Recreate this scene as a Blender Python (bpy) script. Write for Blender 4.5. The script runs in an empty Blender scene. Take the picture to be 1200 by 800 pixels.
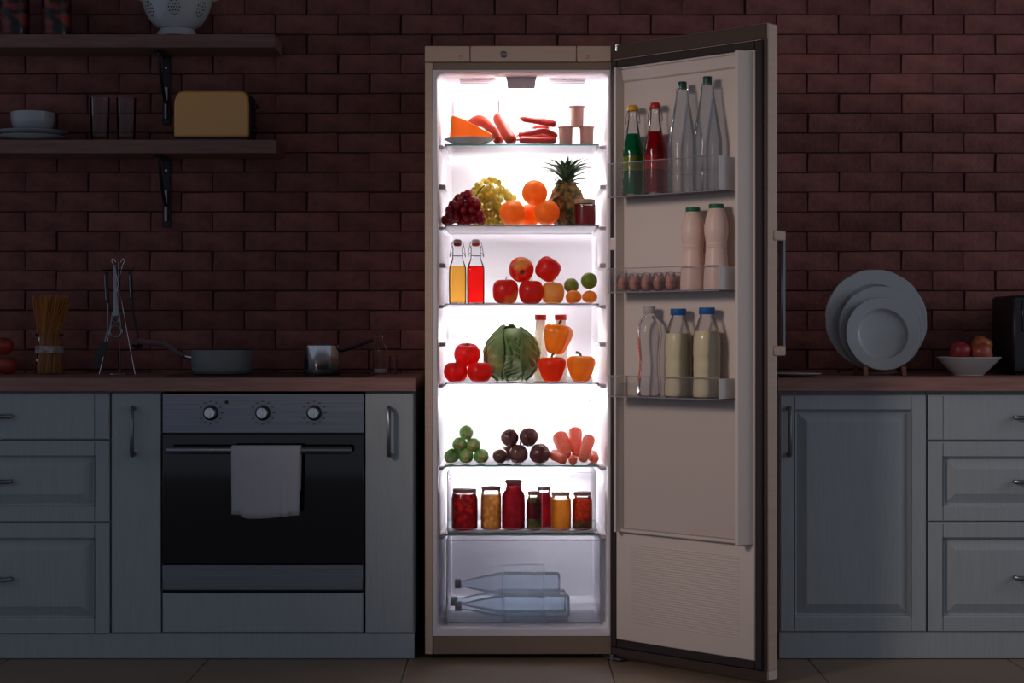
import bpy, bmesh, math, random
from mathutils import Vector, Matrix, Euler
from mathutils import noise as mnoise
random.seed(7)
pi = math.pi
sc = bpy.context.scene
COL = sc.collection

# ------------------------------------------------------------------ camera, world, lights, exposure
FPX, CD, CH = 2000.0, 5.4, 1.038          # focal length (px), camera distance, camera height
cam_d = bpy.data.cameras.new('camera'); cam_d.sensor_width = 36; cam_d.lens = FPX / 1200 * 36
cam_d.shift_y = -0.010; cam_d.clip_start = .1; cam_d.clip_end = 50
cam = bpy.data.objects.new('camera', cam_d); COL.objects.link(cam)
cam.location = (0, -CD, CH); cam.rotation_euler = (pi/2, 0, 0)
sc.camera = cam
w = bpy.data.worlds.new('world'); sc.world = w; w.use_nodes = True
w.node_tree.nodes['Background'].inputs[0].default_value = (.73, .80, 1.0, 1)
w.node_tree.nodes['Background'].inputs[1].default_value = .255
def area_light(name, loc, target, size, size_y, power, color):
    d = bpy.data.lights.new(name, 'AREA'); d.shape = 'RECTANGLE'; d.size = size; d.size_y = size_y
    d.energy = power; d.color = color
    o = bpy.data.objects.new(name, d); COL.objects.link(o); o.location = loc
    o.rotation_euler = (Vector(target) - Vector(loc)).to_track_quat('-Z', 'Y').to_euler()
    return o
area_light('right_fill_light', (4.4, -1.25, 2.0), (.6, -.1, 1.2), 1.5, 1.4, 12, (1.0, .97, .98))  # unseen area light added at the right, brightens faces turned that way
sp_d = bpy.data.lights.new('fridge_fill_spot', 'SPOT'); sp_d.energy = 152; sp_d.color = (1.0, .80, .70); sp_d.spot_size = math.radians(40); sp_d.spot_blend = .9; sp_d.shadow_soft_size = .40  # unseen warm spot added to brighten the fridge front and open door
sp_o = bpy.data.objects.new('fridge_fill_spot', sp_d); COL.objects.link(sp_o); sp_o.location = (-2.1, -2.8, 2.15)
sp_o.rotation_euler = (Vector((.49, -.18, 1.02)) - sp_o.location).to_track_quat('-Z', 'Y').to_euler()
LAMP_TOP, LAMP_BAR_A, LAMP_BAR_B = 36.0, 60.0, 52.0
sc.view_settings.view_transform = 'Standard'; sc.view_settings.look = 'None'
sc.view_settings.exposure = 0; sc.view_settings.gamma = 1; sc.view_settings.use_curve_mapping = False
sc.cycles.use_denoising = True
sc.cycles.max_bounces = 12; sc.cycles.transparent_max_bounces = 40
sc.cycles.diffuse_bounces = 6; sc.cycles.glossy_bounces = 4; sc.cycles.transmission_bounces = 8
sc.cycles.caustics_reflective = False; sc.cycles.caustics_refractive = False

def S(Y): return (CD + Y) / FPX
def PX(px, Y): return (px - 600) * S(Y)
def PZ(py, Y): return CH - (py - 388) * S(Y)

# ------------------------------------------------------------------ materials
MATS = {}
def lin(c):
    return tuple((x/12.92 if x <= .04045 else ((x+.055)/1.055)**2.4) for x in c)
def H(h):
    h = h.lstrip('#'); return lin(tuple(int(h[i:i+2], 16)/255 for i in (0, 2, 4)))
def new_mat(name):
    m = bpy.data.materials.new(name); m.use_nodes = True; nt = m.node_tree
    for n in list(nt.nodes): nt.nodes.remove(n)
    out = nt.nodes.new('ShaderNodeOutputMaterial'); MATS[name] = m
    return m, nt, out
def tex_co(nt, stretch=(1, 1, 1), gen='Object'):
    tc = nt.nodes.new('ShaderNodeTexCoord'); mp = nt.nodes.new('ShaderNodeMapping')
    mp.inputs['Scale'].default_value = stretch
    nt.links.new(tc.outputs[gen], mp.inputs['Vector']); return mp.outputs['Vector']
def solid(name, col, rough=.5, metal=0, col2=None, nscale=8, stretch=(1, 1, 1), bump=0, bscale=120, spec=.5,
          trans=0, tcol=None, see=0, perobj=0, contrast=(.35, .65), coat=0, voro=False, detail=4):
    m, nt, out = new_mat(name); L = nt.links.new
    p = nt.nodes.new('ShaderNodeBsdfPrincipled')
    p.inputs['Base Color'].default_value = (*col, 1); p.inputs['Roughness'].default_value = rough
    p.inputs['Metallic'].default_value = metal; p.inputs['Specular IOR Level'].default_value = spec
    p.inputs['Coat Weight'].default_value = coat
    csock = None; vec = None
    if col2 is not None:
        vec = tex_co(nt, stretch)
        if voro:
            n = nt.nodes.new('ShaderNodeTexVoronoi'); n.inputs['Scale'].default_value = nscale; src = n.outputs['Distance']
        else:
            n = nt.nodes.new('ShaderNodeTexNoise'); n.inputs['Scale'].default_value = nscale; n.inputs['Detail'].default_value = detail; src = n.outputs['Fac']
        L(vec, n.inputs['Vector'])
        r = nt.nodes.new('ShaderNodeValToRGB'); r.color_ramp.elements[0].position = contrast[0]; r.color_ramp.elements[1].position = contrast[1]
        r.color_ramp.elements[0].color = (*col, 1); r.color_ramp.elements[1].color = (*col2, 1)
        L(src, r.inputs['Fac']); csock = r.outputs['Color']
    if perobj:
        oi = nt.nodes.new('ShaderNodeObjectInfo'); hs = nt.nodes.new('ShaderNodeHueSaturation')
        mr = nt.nodes.new('ShaderNodeMapRange'); mr.inputs['To Min'].default_value = 1 - perobj; mr.inputs['To Max'].default_value = 1 + perobj
        L(oi.outputs['Random'], mr.inputs['Value']); L(mr.outputs['Result'], hs.inputs['Value'])
        if csock: L(csock, hs.inputs['Color'])
        else: hs.inputs['Color'].default_value = (*col, 1)
        csock = hs.outputs['Color']
    if csock: L(csock, p.inputs['Base Color'])
    if bump:
        v = tex_co(nt, stretch); n = nt.nodes.new('ShaderNodeTexNoise'); n.inputs['Scale'].default_value = bscale; n.inputs['Detail'].default_value = 3
        L(v, n.inputs['Vector']); b = nt.nodes.new('ShaderNodeBump'); b.inputs['Strength'].default_value = bump; b.inputs['Distance'].default_value = .004
        L(n.outputs['Fac'], b.inputs['Height']); L(b.outputs['Normal'], p.inputs['Normal'])
    if trans:
        t = nt.nodes.new('ShaderNodeBsdfTranslucent'); t.inputs['Color'].default_value = (*(tcol or col), 1)
        if csock and not tcol: L(csock, t.inputs['Color'])
        mx = nt.nodes.new('ShaderNodeMixShader'); mx.inputs['Fac'].default_value = trans
        L(p.outputs[0], mx.inputs[1]); L(t.outputs[0], mx.inputs[2]); last = mx.outputs[0]
        if see:                                   # clear liquid between the pieces
            tp = nt.nodes.new('ShaderNodeBsdfTransparent'); tp.inputs['Color'].default_value = (*[min(1, x**.5*1.05) for x in col], 1)
            m3 = nt.nodes.new('ShaderNodeMixShader'); m3.inputs['Fac'].default_value = see
            L(last, m3.inputs[1]); L(tp.outputs[0], m3.inputs[2]); last = m3.outputs[0]
        L(last, out.inputs['Surface'])
    else: L(p.outputs[0], out.inputs['Surface'])
    return m
def clear(name, tint=(1, 1, 1), rough=.04, ior=1.45, haze=0, hcol=(.8, .8, .8), htrans=.5):
    m, nt, out = new_mat(name); L = nt.links.new
    t = nt.nodes.new('ShaderNodeBsdfTransparent'); t.inputs['Color'].default_value = (*tint, 1)
    g = nt.nodes.new('ShaderNodeBsdfGlossy'); g.inputs['Roughness'].default_value = rough
    f = nt.nodes.new('ShaderNodeFresnel'); f.inputs['IOR'].default_value = ior
    mx = nt.nodes.new('ShaderNodeMixShader'); L(f.outputs[0], mx.inputs['Fac']); L(t.outputs[0], mx.inputs[1]); L(g.outputs[0], mx.inputs[2])
    s = mx.outputs[0]
    if haze:
        d = nt.nodes.new('ShaderNodeBsdfDiffuse'); d.inputs['Color'].default_value = (*hcol, 1)
        tr = nt.nodes.new('ShaderNodeBsdfTranslucent'); tr.inputs['Color'].default_value = (*hcol, 1)
        m1 = nt.nodes.new('ShaderNodeMixShader'); m1.inputs['Fac'].default_value = htrans; L(d.outputs[0], m1.inputs[1]); L(tr.outputs[0], m1.inputs[2])
        m2 = nt.nodes.new('ShaderNodeMixShader'); m2.inputs['Fac'].default_value = haze; L(s, m2.inputs[1]); L(m1.outputs[0], m2.inputs[2]); s = m2.outputs[0]
    L(s, out.inputs['Surface']); return m
def emit(name, col, strength):
    m, nt, out = new_mat(name); e = nt.nodes.new('ShaderNodeEmission')
    e.inputs[0].default_value = (*col, 1); e.inputs[1].default_value = strength
    nt.links.new(e.outputs[0], out.inputs['Surface']); return m

# ------------------------------------------------------------------ mesh builder
def smooth_prof(pts, n=4):
    out = []; P = [Vector((*p, 0)) for p in pts]
    for i in range(len(P)-1):
        p0 = P[max(i-1, 0)]; p1 = P[i]; p2 = P[i+1]; p3 = P[min(i+2, len(P)-1)]
        for k in range(n):
            t = k/n
            q = .5*((2*p1)+(p2-p0)*t+(2*p0-5*p1+4*p2-p3)*t*t+(3*p1-p0-3*p2+p3)*t**3)
            out.append((max(q.x, 0), q.y))
    out.append(tuple(pts[-1])); return out
def curve_pts(pts, n=5):
    out = []; P = [Vector(p) for p in pts]
    for i in range(len(P)-1):
        p0 = P[max(i-1, 0)]; p1 = P[i]; p2 = P[i+1]; p3 = P[min(i+2, len(P)-1)]
        for k in range(n):
            t = k/n
            out.append(.5*((2*p1)+(p2-p0)*t+(2*p0-5*p1+4*p2-p3)*t*t+(3*p1-p0-3*p2+p3)*t**3))
    out.append(P[-1]); return out
class MB:
    def __init__(s): s.v = []; s.f = []
    def quadgrid(s, rows, wrap=True):
        """rows: list of lists of points (len 1 = pole)"""
        idx = []
        for r in rows:
            idx.append(list(range(len(s.v), len(s.v)+len(r)))); s.v += [tuple(p) for p in r]
        for a, b in zip(idx, idx[1:]):
            n = max(len(a), len(b))
            for i in range(n if wrap else n-1):
                j = (i+1) % n
                if len(a) == 1 and len(b) == 1: continue
                if len(a) == 1: s.f.append((a[0], b[j], b[i]))
                elif len(b) == 1: s.f.append((a[i], a[j], b[0]))
                else: s.f.append((a[i], a[j], b[j], b[i]))
        return idx
    def lathe(s, prof, seg=24, c=(0, 0, 0), mod=None, sq=2, axis='z', twist=0):
        rows = []
        n = len(prof)
        for k, (r, z) in enumerate(prof):
            if r <= 1e-7: ring = [(0, 0, z)]
            else:
                ring = []
                for i in range(seg):
                    t = 2*pi*i/seg; rr = r
                    if sq != 2: rr = r/((abs(math.cos(t))**sq+abs(math.sin(t))**sq)**(1/sq))
                    if mod: rr *= mod(t, k/(n-1))
                    ring.append((rr*math.cos(t), rr*math.sin(t), z))
            if axis == 'y': ring = [(x, z_, y) for x, y, z_ in ring]
            if axis == 'x': ring = [(z_, x, y) for x, y, z_ in ring]
            rows.append([(x+c[0], y+c[1], q+c[2]) for x, y, q in ring])
        s.quadgrid(rows); return s
    def tube(s, pts, rad, seg=10, cap=True, flat=1.0, closed=False):
        P = [Vector(p) for p in pts]; n = len(P)
        R = rad if isinstance(rad, (list, tuple)) else [rad]*n
        rows = []; up = None
        for i in range(n):
            if closed: t = (P[(i+1) % n]-P[i-1]).normalized()
            else: t = (P[min(i+1, n-1)]-P[max(i-1, 0)]).normalized()
            if up is None:
                up = Vector((0, 0, 1)) if abs(t.z) < .9 else Vector((0, 1, 0))
            a = t.cross(up).normalized(); b = a.cross(t).normalized(); up = b
            rows.append([tuple(P[i]+a*R[i]*math.cos(2*pi*k/seg)+b*R[i]*flat*math.sin(2*pi*k/seg)) for k in range(seg)])
        if closed: rows.append(rows[0])
        elif cap: rows = [[tuple(P[0])]]+rows+[[tuple(P[-1])]]
        s.quadgrid(rows); return s
    def box(s, x0, x1, y0, y1, z0, z1, b=0):
        if x0 > x1: x0, x1 = x1, x0
        if y0 > y1: y0, y1 = y1, y0
        if z0 > z1: z0, z1 = z1, z0
        lo = (x0, y0, z0); hi = (x1, y1, z1)
        base = len(s.v)
        if b <= 0:
            for i in range(8): s.v.append(tuple(hi[a] if i >> a & 1 else lo[a] for a in range(3)))
            for f in ((0, 2, 3, 1), (4, 5, 7, 6), (0, 1, 5, 4), (2, 6, 7, 3), (0, 4, 6, 2), (1, 3, 7, 5)): s.f.append(tuple(base+i for i in f))
            return s
        b = min(b, .45*min(hi[a]-lo[a] for a in range(3)))
        ID = {}
        for i in range(8):
            for a in range(3):
                p = []
                for q in range(3):
                    full = hi[q] if i >> q & 1 else lo[q]; ins = -b if i >> q & 1 else b
                    p.append(full if q == a else full+ins)
                ID[i, a] = len(s.v); s.v.append(tuple(p))
        for a in range(3):
            q, r = (a+1) % 3, (a+2) % 3
            for sg in (0, 1):
                s.f.append(tuple(ID[(sg << a) | (u << q) | (v << r), a] for u, v in ((0, 0), (1, 0), (1, 1), (0, 1))))
            for u in (0, 1):
                for v in (0, 1):
                    i0 = (u << q) | (v << r); i1 = i0 | (1 << a)
                    s.f.append((ID[i0, q], ID[i1, q], ID[i1, r], ID[i0, r]))
        for i in range(8): s.f.append((ID[i, 0], ID[i, 1], ID[i, 2]))
        return s
    def sphere(s, c, r, nu=12, nv=8):
        rx, ry, rz = (r, r, r) if not isinstance(r, (tuple, list)) else r
        rows = []
        for k in range(nv+1):
            t = pi*k/nv
            if k in (0, nv): rows.append([(c[0], c[1], c[2]-rz*math.cos(t))])
            else: rows.append([(c[0]+rx*math.sin(t)*math.cos(2*pi*i/nu), c[1]+ry*math.sin(t)*math.sin(2*pi*i/nu), c[2]-rz*math.cos(t)) for i in range(nu)])
        s.quadgrid(rows); return s
    def prism(s, poly, a0, a1, plane='xz'):
        """extrude polygon (list of 2-d points) along the third axis from a0 to a1"""
        n = len(poly); base = len(s.v)
        for a in (a0, a1):
            for u, v in poly: s.v.append({'xz': (u, a, v), 'xy': (u, v, a), 'yz': (a, u, v)}[plane])
        s.f.append(tuple(range(base, base+n))); s.f.append(tuple(range(base+2*n-1, base+n-1, -1)))
        for i in range(n):
            j = (i+1) % n; s.f.append((base+i, base+j, base+n+j, base+n+i))
        return s
    def rings(s, rings, capend=True, capstart=False):
        idx = s.quadgrid(rings)
        if capend: s.f.append(tuple(idx[-1]))
        if capstart: s.f.append(tuple(idx[0]))
        return s
    def xf(s, M):
        s.v = [tuple(M @ Vector(p)) for p in s.v]; return s
    def mesh(s, name, mat, angle=38):
        me = bpy.data.meshes.new(name); me.from_pydata(s.v, [], s.f)
        bm = bmesh.new(); bm.from_mesh(me); bmesh.ops.remove_doubles(bm, verts=bm.verts, dist=1e-6)
        bmesh.ops.recalc_face_normals(bm, faces=bm.faces); bm.to_mesh(me); bm.free()
        me.polygons.foreach_set('use_smooth', [True]*len(me.polygons))
        me.set_sharp_from_angle(angle=math.radians(angle))
        me.materials.append(MATS[mat] if isinstance(mat, str) else mat); me.update()
        return me
def link(name, data, parent=None, loc=(0, 0, 0), rot=(0, 0, 0)):
    o = bpy.data.objects.new(name, data); COL.objects.link(o); o.location = loc; o.rotation_euler = rot
    if parent: o.parent = parent
    return o
def part(name, mb, mat, parent, loc=(0, 0, 0), rot=(0, 0, 0), label=None, angle=38, kind=None):
    o = link(name, mb.mesh(name, mat, angle), parent, loc, rot)
    if label: o['label'] = label
    if kind: o['kind'] = kind
    return o
def tag(o, label, cat, group=None):
    o['label'] = label; o['category'] = cat
    if group: o['group'] = group
    return o
def thing(name, label, cat, loc=(0, 0, 0), rot=(0, 0, 0), group=None):
    o = bpy.data.objects.new(name, None); COL.objects.link(o); o.location = loc; o.rotation_euler = rot
    o.empty_display_size = .02
    return tag(o, label, cat, group)
def single(name, mb, mat, label, cat, loc=(0, 0, 0), rot=(0, 0, 0), group=None, angle=38):
    return tag(link(name, mb.mesh(name, mat, angle), None, loc, rot), label, cat, group)
def copy_tree(o, parent=None):
    c = o.copy(); COL.objects.link(c); c.parent = parent
    for ch in o.children: copy_tree(ch, c)
    return c
def place_centre(o, c, rot, h):
    """put a thing whose height is h so that its middle is at c, turned by rot"""
    o.rotation_euler = rot
    o.location = Vector(c) - Euler(rot).to_matrix() @ Vector((0, 0, h/2))
def rrect(x0, x1, z0, z1, r, y, n=5):
    pts = []
    for cx, cz, a0 in ((x1-r, z0+r, -pi/2), (x1-r, z1-r, 0), (x0+r, z1-r, pi/2), (x0+r, z0+r, pi)):
        for k in range(n+1):
            a = a0+pi/2*k/n; pts.append((cx+r*math.cos(a), y, cz+r*math.sin(a)))
    return pts
def rect(x0, x1, z0, z1, y): return [(x0, y, z0), (x1, y, z0), (x1, y, z1), (x0, y, z1)]

# ------------------------------------------------------------------ material set
solid('brick', H('#92615b'), .9, col2=H('#764b4a'), nscale=14, bump=.9, bscale=55, perobj=.2, spec=.2)
solid('ceiling_paint', H('#b8b4b2'), .9)
solid('mortar', H('#4a3634'), .95, bump=.4, bscale=60, spec=.1)
solid('floor_tile', H('#8c7864'), .5, col2=H('#82705d'), nscale=3, bump=.02, bscale=20, spec=1.0)
solid('grout', H('#4e4640'), .9)
solid('cabinet_paint', H('#a9b3b8'), .55, col2=H('#a2acb2'), nscale=6, stretch=(22, 1, 1.2), bump=.10, bscale=10)
solid('cabinet_paint_flat', H('#a9b3b8'), .55, col2=H('#a2acb2'), nscale=6, stretch=(22, 1, 1.2), bump=.08, bscale=10)
solid('dark_gap', H('#1c1c22'), .8)
solid('worktop', H('#a07870'), .5, col2=H('#8a6058'), nscale=5, stretch=(1.2, 14, 14), bump=.08, bscale=12, contrast=(.3, .7))
solid('shelf_wood', H('#87665f'), .6, col2=H('#785650'), nscale=5, stretch=(1.2, 14, 14), bump=.05)
solid('steel', H('#8d9098'), .36, .9, col2=H('#7d828c'), nscale=4, stretch=(.6, 1, 60))
solid('chrome', H('#c8ccd0'), .18, 1)
solid('handle_metal', H('#83868d'), .32, .95)
solid('black_metal', H('#24252b'), .42, .3)
solid('oven_glass', H('#0d0e14'), .06, spec=.6)
solid('black_enamel', H('#15161a'), .25)
solid('hob_glass', H('#0c0c10'), .12)
solid('towel', H('#b4b7c0'), .95, bump=.35, bscale=420, spec=.1)
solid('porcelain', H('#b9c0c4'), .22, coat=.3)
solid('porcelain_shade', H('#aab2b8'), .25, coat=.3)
solid('dark_dot', H('#20242a'), .8)
solid('toaster_yellow', H('#efb564'), .32, coat=.3)
solid('black_plastic', H('#17181c'), .4)
solid('pan_grey', H('#6f7578'), .5)
solid('pan_handle', H('#705c60'), .55)
solid('print_dark', H('#1d2026'), .7)
solid('spaghetti', H('#b9783a'), .6, perobj=.05)
solid('paper_label', H('#b8b2b4'), .7, col2=H('#7c6a64'), nscale=60)
solid('stand_wood', H('#94624f'), .55)
solid('apple_dim_mix', H('#96403a'), .4, col2=H('#a0603c'), nscale=18)  # bowl apples: darker opaque copies of the apple skins, dimness put into the colour
solid('apple_dim_red', H('#8a2430'), .4, col2=H('#9c3034'), nscale=18)
solid('apple_dim_gold', H('#a0623c'), .4, col2=H('#964438'), nscale=18)
solid('tomato_dim', H('#a03428'), .4)  # darker matte copy of the tomato skin, dim room put into the colour
solid('chilli', H('#a8372a'), .5, col2=H('#181b24'), nscale=26, contrast=(.42, .56))
# fridge
solid('champagne', H('#d2b8a4'), .42, .12, col2=H('#cbb19d'), nscale=3, stretch=(1, 1, 20))
solid('champagne_dark', H('#8c7868'), .5, .1)
solid('fridge_white', H('#ece8ee'), .38)
solid('door_white', H('#d9cdc6'), .42)
solid('gasket', H('#2a2022'), .7)
solid('door_brown', H('#4d3d36'), .45, .3)
solid('clip_grey', H('#b4aeb6'), .6)
solid('lamp_shade', H('#b9aeb4'), .5)
solid('trim_silver', H('#8f8f96'), .35, .7)
clear('shelf_glass', (.98, .995, .99), .03, 1.25, haze=.04, hcol=(.95, .95, .97))
clear('edge_glass', (.45, .72, .70), .15, 1.4, haze=.75, hcol=(.25, .55, .53), htrans=.6)
clear('bin_clear', (.995, .995, 1.0), .05, 1.12)
clear('bin_floor', (.98, .98, 1.0), .1, 1.1, haze=.5, hcol=(.95, .95, 1.0))
clear('bin_rim', (.8, .8, .88), .1, 1.4, haze=.6, hcol=(.72, .70, .78))
clear('drawer_frost', (.96, .97, .99), .12, 1.2, haze=.13, hcol=(.88, .87, .93), htrans=.6)
clear('rack_clear', (.985, .98, .98), .05, 1.25, haze=.035, hcol=(.85, .80, .80))
clear('rack_end', (.95, .95, .95), .05, 1.35, haze=.85, hcol=(.95, .93, .91), htrans=.2)
clear('glass', (.97, .98, .98), .02, 1.35)
clear('kitchen_glass', (.95, .96, .97), .03, 1.25)
clear('pet_water', (.90, .93, .96), .05, 1.3, haze=.20, hcol=(.62, .66, .72))
clear('pet_clear', (.95, .95, .96), .05, 1.35, haze=.10, hcol=(.8, .78, .8))
clear('pet_blue', (.90, .95, .985), .08, 1.35, haze=.12, hcol=(.66, .80, .90))
clear('orange_juice', (1.0, .70, .26), .05, 1.08, haze=.10, hcol=(1.0, .58, .14), htrans=.85)
clear('red_drink', (1.0, .10, .08), .05, 1.08, haze=.10, hcol=(1.0, .05, .03), htrans=.85)
clear('green_syrup', (.02, .42, .22), .05, 1.2, haze=.35, hcol=(.0, .30, .15))
clear('green_syrup_lit', (.45, .6, .02), .05, 1.2, haze=.55, hcol=(.42, .5, .02))
clear('red_syrup', (.65, .01, .02), .05, 1.2, haze=.4, hcol=(.55, .0, .02))
clear('red_syrup_lit', (.95, .02, .02), .05, 1.2, haze=.6, hcol=(.9, .02, .02))
solid('milk', H('#fcf0c4'), .4, trans=.15)
solid('white_milk', H('#f4efe6'), .4, trans=.4)
solid('pink_yoghurt', H('#f4d8cc'), .4, trans=.15)
solid('cup_beige', H('#c9a596'), .5, trans=.35, tcol=H('#c09088'))
solid('cap_green', H('#0f6a4c'), .4); solid('cap_dark_green', H('#0d4a3a'), .4); solid('cap_blue', H('#1f63a8'), .4)
solid('cap_red', H('#d8382a'), .4, trans=.3); solid('cap_yellow', H('#e0a41e'), .4); solid('cap_white', H('#d8d4d4'), .4, trans=.3)
solid('wire', H('#5c5558'), .3, .8)
solid('egg', H('#d98a70'), .5, perobj=.12, trans=.15)
T = .50
solid('orange_peel', H('#ffa038'), .42, trans=T, tcol=H('#ffa038'), bump=.12, bscale=350)
solid('cheese', H('#f8a84c'), .5, col2=H('#f09c3c'), nscale=14, trans=T)
solid('sausage', H('#b83c1c'), .5, col2=H('#a02c14'), nscale=20, trans=.10)
solid('wiener', H('#cc3f32'), .4, col2=H('#b03026'), nscale=30, trans=.15, coat=.2)
solid('grape_red', H('#9c2034'), .3, perobj=.5, trans=T, tcol=H('#d01828'), coat=.2)
solid('grape_green', H('#d8c878'), .3, perobj=.25, trans=.6, tcol=H('#f0e494'), coat=.2)
solid('stem_brown', H('#5a4328'), .7); solid('stem_green', H('#4c6a2c'), .6, trans=.2)
solid('pine_skin', H('#9a7034'), .6, col2=H('#38421c'), nscale=60, trans=.1, contrast=(.42, .58))
solid('pine_leaf', H('#54704e'), .5, col2=H('#3c5238'), nscale=30, trans=.25)
solid('jam', H('#901820'), .3, trans=.35, see=.25); solid('lid_tan', H('#a58468'), .45, .2); solid('lid_rose', H('#8a6460'), .5)
solid('apple_red', H('#e82a30'), .3, col2=H('#f0482e'), nscale=14, trans=T, coat=.3)
solid('apple_mix', H('#e8322e'), .3, col2=H('#f8c468'), nscale=16, trans=T, coat=.3, contrast=(.46, .60), detail=1)
solid('apple_gold', H('#f8c878'), .35, col2=H('#e07038'), nscale=14, trans=T, coat=.3, contrast=(.5, .75), detail=1)
solid('lime', H('#7e9430'), .4, trans=.25, bump=.1, bscale=300); solid('mandarin', H('#fcae44'), .42, trans=T, bump=.12, bscale=350)
solid('tomato', H('#f23230'), .28, trans=T, tcol=H('#ff4038'), coat=.3)
solid('cabbage_leaf', H('#a8c87c'), .5, col2=H('#6e9452'), nscale=16, trans=.3, bump=.7, bscale=70)
solid('cabbage_pale', H('#dcecc0'), .5, col2=H('#84a064'), nscale=30, trans=.3, bump=.7, bscale=70)
solid('pepper_orange', H('#ffae3c'), .25, trans=T, tcol=H('#ffb040'), coat=.4); solid('pepper_red', H('#fa5426'), .25, trans=T, tcol=H('#ff6c34'), coat=.4)
solid('sprout', H('#70c050'), .5, col2=H('#dcecA8'), nscale=38, trans=.25); solid('sprout_cut', H('#c99a62'), .6)
solid('beet', H('#6c3c3e'), .25, col2=H('#8c6460'), nscale=20, coat=.4, trans=.08)
solid('carrot', H('#f86c4a'), .5, col2=H('#f4a088'), nscale=6, stretch=(8, 8, 90), trans=.3, bump=.2, bscale=30)
solid('jar_red', H('#e0282a'), .3, col2=H('#7a1418'), nscale=55, trans=.55, see=.22, voro=True, contrast=(.1, .6))
solid('jar_dark_red', H('#c82438'), .3, col2=H('#901a2c'), nscale=40, trans=.5, see=.16, contrast=(.3, .7))
solid('jar_mushroom', H('#e8a458'), .4, col2=H('#a87840'), nscale=65, trans=.5, see=.3, voro=True, contrast=(.1, .6))
solid('jar_gold', H('#f0a840'), .3, col2=H('#e09838'), nscale=30, trans=.6, see=.25)
solid('jar_carrot', H('#e0501e'), .4, col2=H('#9c3414'), nscale=80, trans=.5, see=.3, voro=True, contrast=(.1, .6))
solid('jar_herb', H('#6a6030'), .5, col2=H('#a89a60'), nscale=50, trans=.4, see=.25)
emit('lamp_light', (1, .97, 1.0), LAMP_TOP); emit('added_bar_a_light', (.98, .98, 1.0), LAMP_BAR_A); emit('added_bar_b_light', (1, .97, 1.0), LAMP_BAR_B)
# ------------------------------------------------------------------ floor
TW = .633; TX0 = .304; TY0 = .033
m = MB().box(-3.2, 3.2, -6.5, .75, -.05, -.003)
floor = link('floor', m.mesh('floor', 'grout')); floor['kind'] = 'structure'
tile_me = MB().box(-TW/2+.0015, TW/2-.0015, -TW/2+.0015, TW/2-.0015, -.012, 0, .0012).mesh('tile', 'floor_tile')
rest = MB()
for i in range(-6, 5):
    for j in range(-11, 2):
        cx = TX0+(i+.5)*TW; cy = TY0+(j+.5)*TW
        if -4 <= i <= 3 and j in (-1, 0):
            link('tile', tile_me, floor, (cx, cy, 0))
        elif abs(cx) < 3 and cy < .6:
            rest.box(cx-TW/2+.0015, cx+TW/2-.0015, cy-TW/2+.0015, cy+TW/2-.0015, -.012, 0)
part('tile_field', rest, 'floor_tile', floor, kind='stuff', label='remaining beige floor tiles')

m = MB().box(-3.2, 3.2, -5.0, .75, 2.76, 2.82)
ceil = link('ceiling', m.mesh('ceiling', 'ceiling_paint')); ceil['kind'] = 'structure'
# ------------------------------------------------------------------ brick wall
WY = .62
m = MB().box(-3.2, 3.2, WY+.007, WY+.12, -.05, 2.75)
wall = link('wall_back', m.mesh('wall_back', 'mortar')); wall['kind'] = 'structure'
BH, BL = .0695, .2207
variants = []
for k in range(10):
    mb = MB().box(-BL/2+.002, BL/2-.002, 0, .03, -BH/2+.0018, BH/2-.0018, .0018)
    rj = random.Random(k)
    mb.v = [(x+rj.uniform(-.0018, .0018), y+rj.uniform(-.002, .0015), z+rj.uniform(-.0017, .0017)) for x, y, z in mb.v]
    variants.append(mb.mesh('brick', 'brick'))
rest = MB(); nb = 0
for k in range(-22, 17):
    z = 1.5286+(k+.5)*BH
    off = -.503 + (BL/2 if k % 2 == 0 else 0)
    for i in range(-14, 18):
        x = off+(i+.5)*BL+random.uniform(-.002, .002)
        if abs(x) > 3.05 or z > 2.7 or z < .02: continue
        y = WY+random.uniform(-.002, .003)
        s_ = 1/S(WY); p0 = 600+(x-BL/2)*s_; p1 = 600+(x+BL/2)*s_; q1 = 388-(z+BH/2-CH)*s_; q0 = 388-(z-BH/2-CH)*s_
        inview = p1 > 2 and p0 < 1198 and q0 > 1 and q1 < 434
        hidden = p0 > 500 and p1 < 902 and q1 > 60-max(0, (p0-716))*.155
        if inview and not hidden:
            link('brick', random.choice(variants), wall, (x, y, z), (0, random.uniform(-.006, .006), random.uniform(-.008, .008))); nb += 1
        else:
            rest.box(x-BL/2+.002, x+BL/2-.002, y, y+.03, z-BH/2+.0018, z+BH/2-.0018, .0018)
part('brickwork', rest, 'brick', wall, kind='stuff', label='remaining bricks of the wall')

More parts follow.
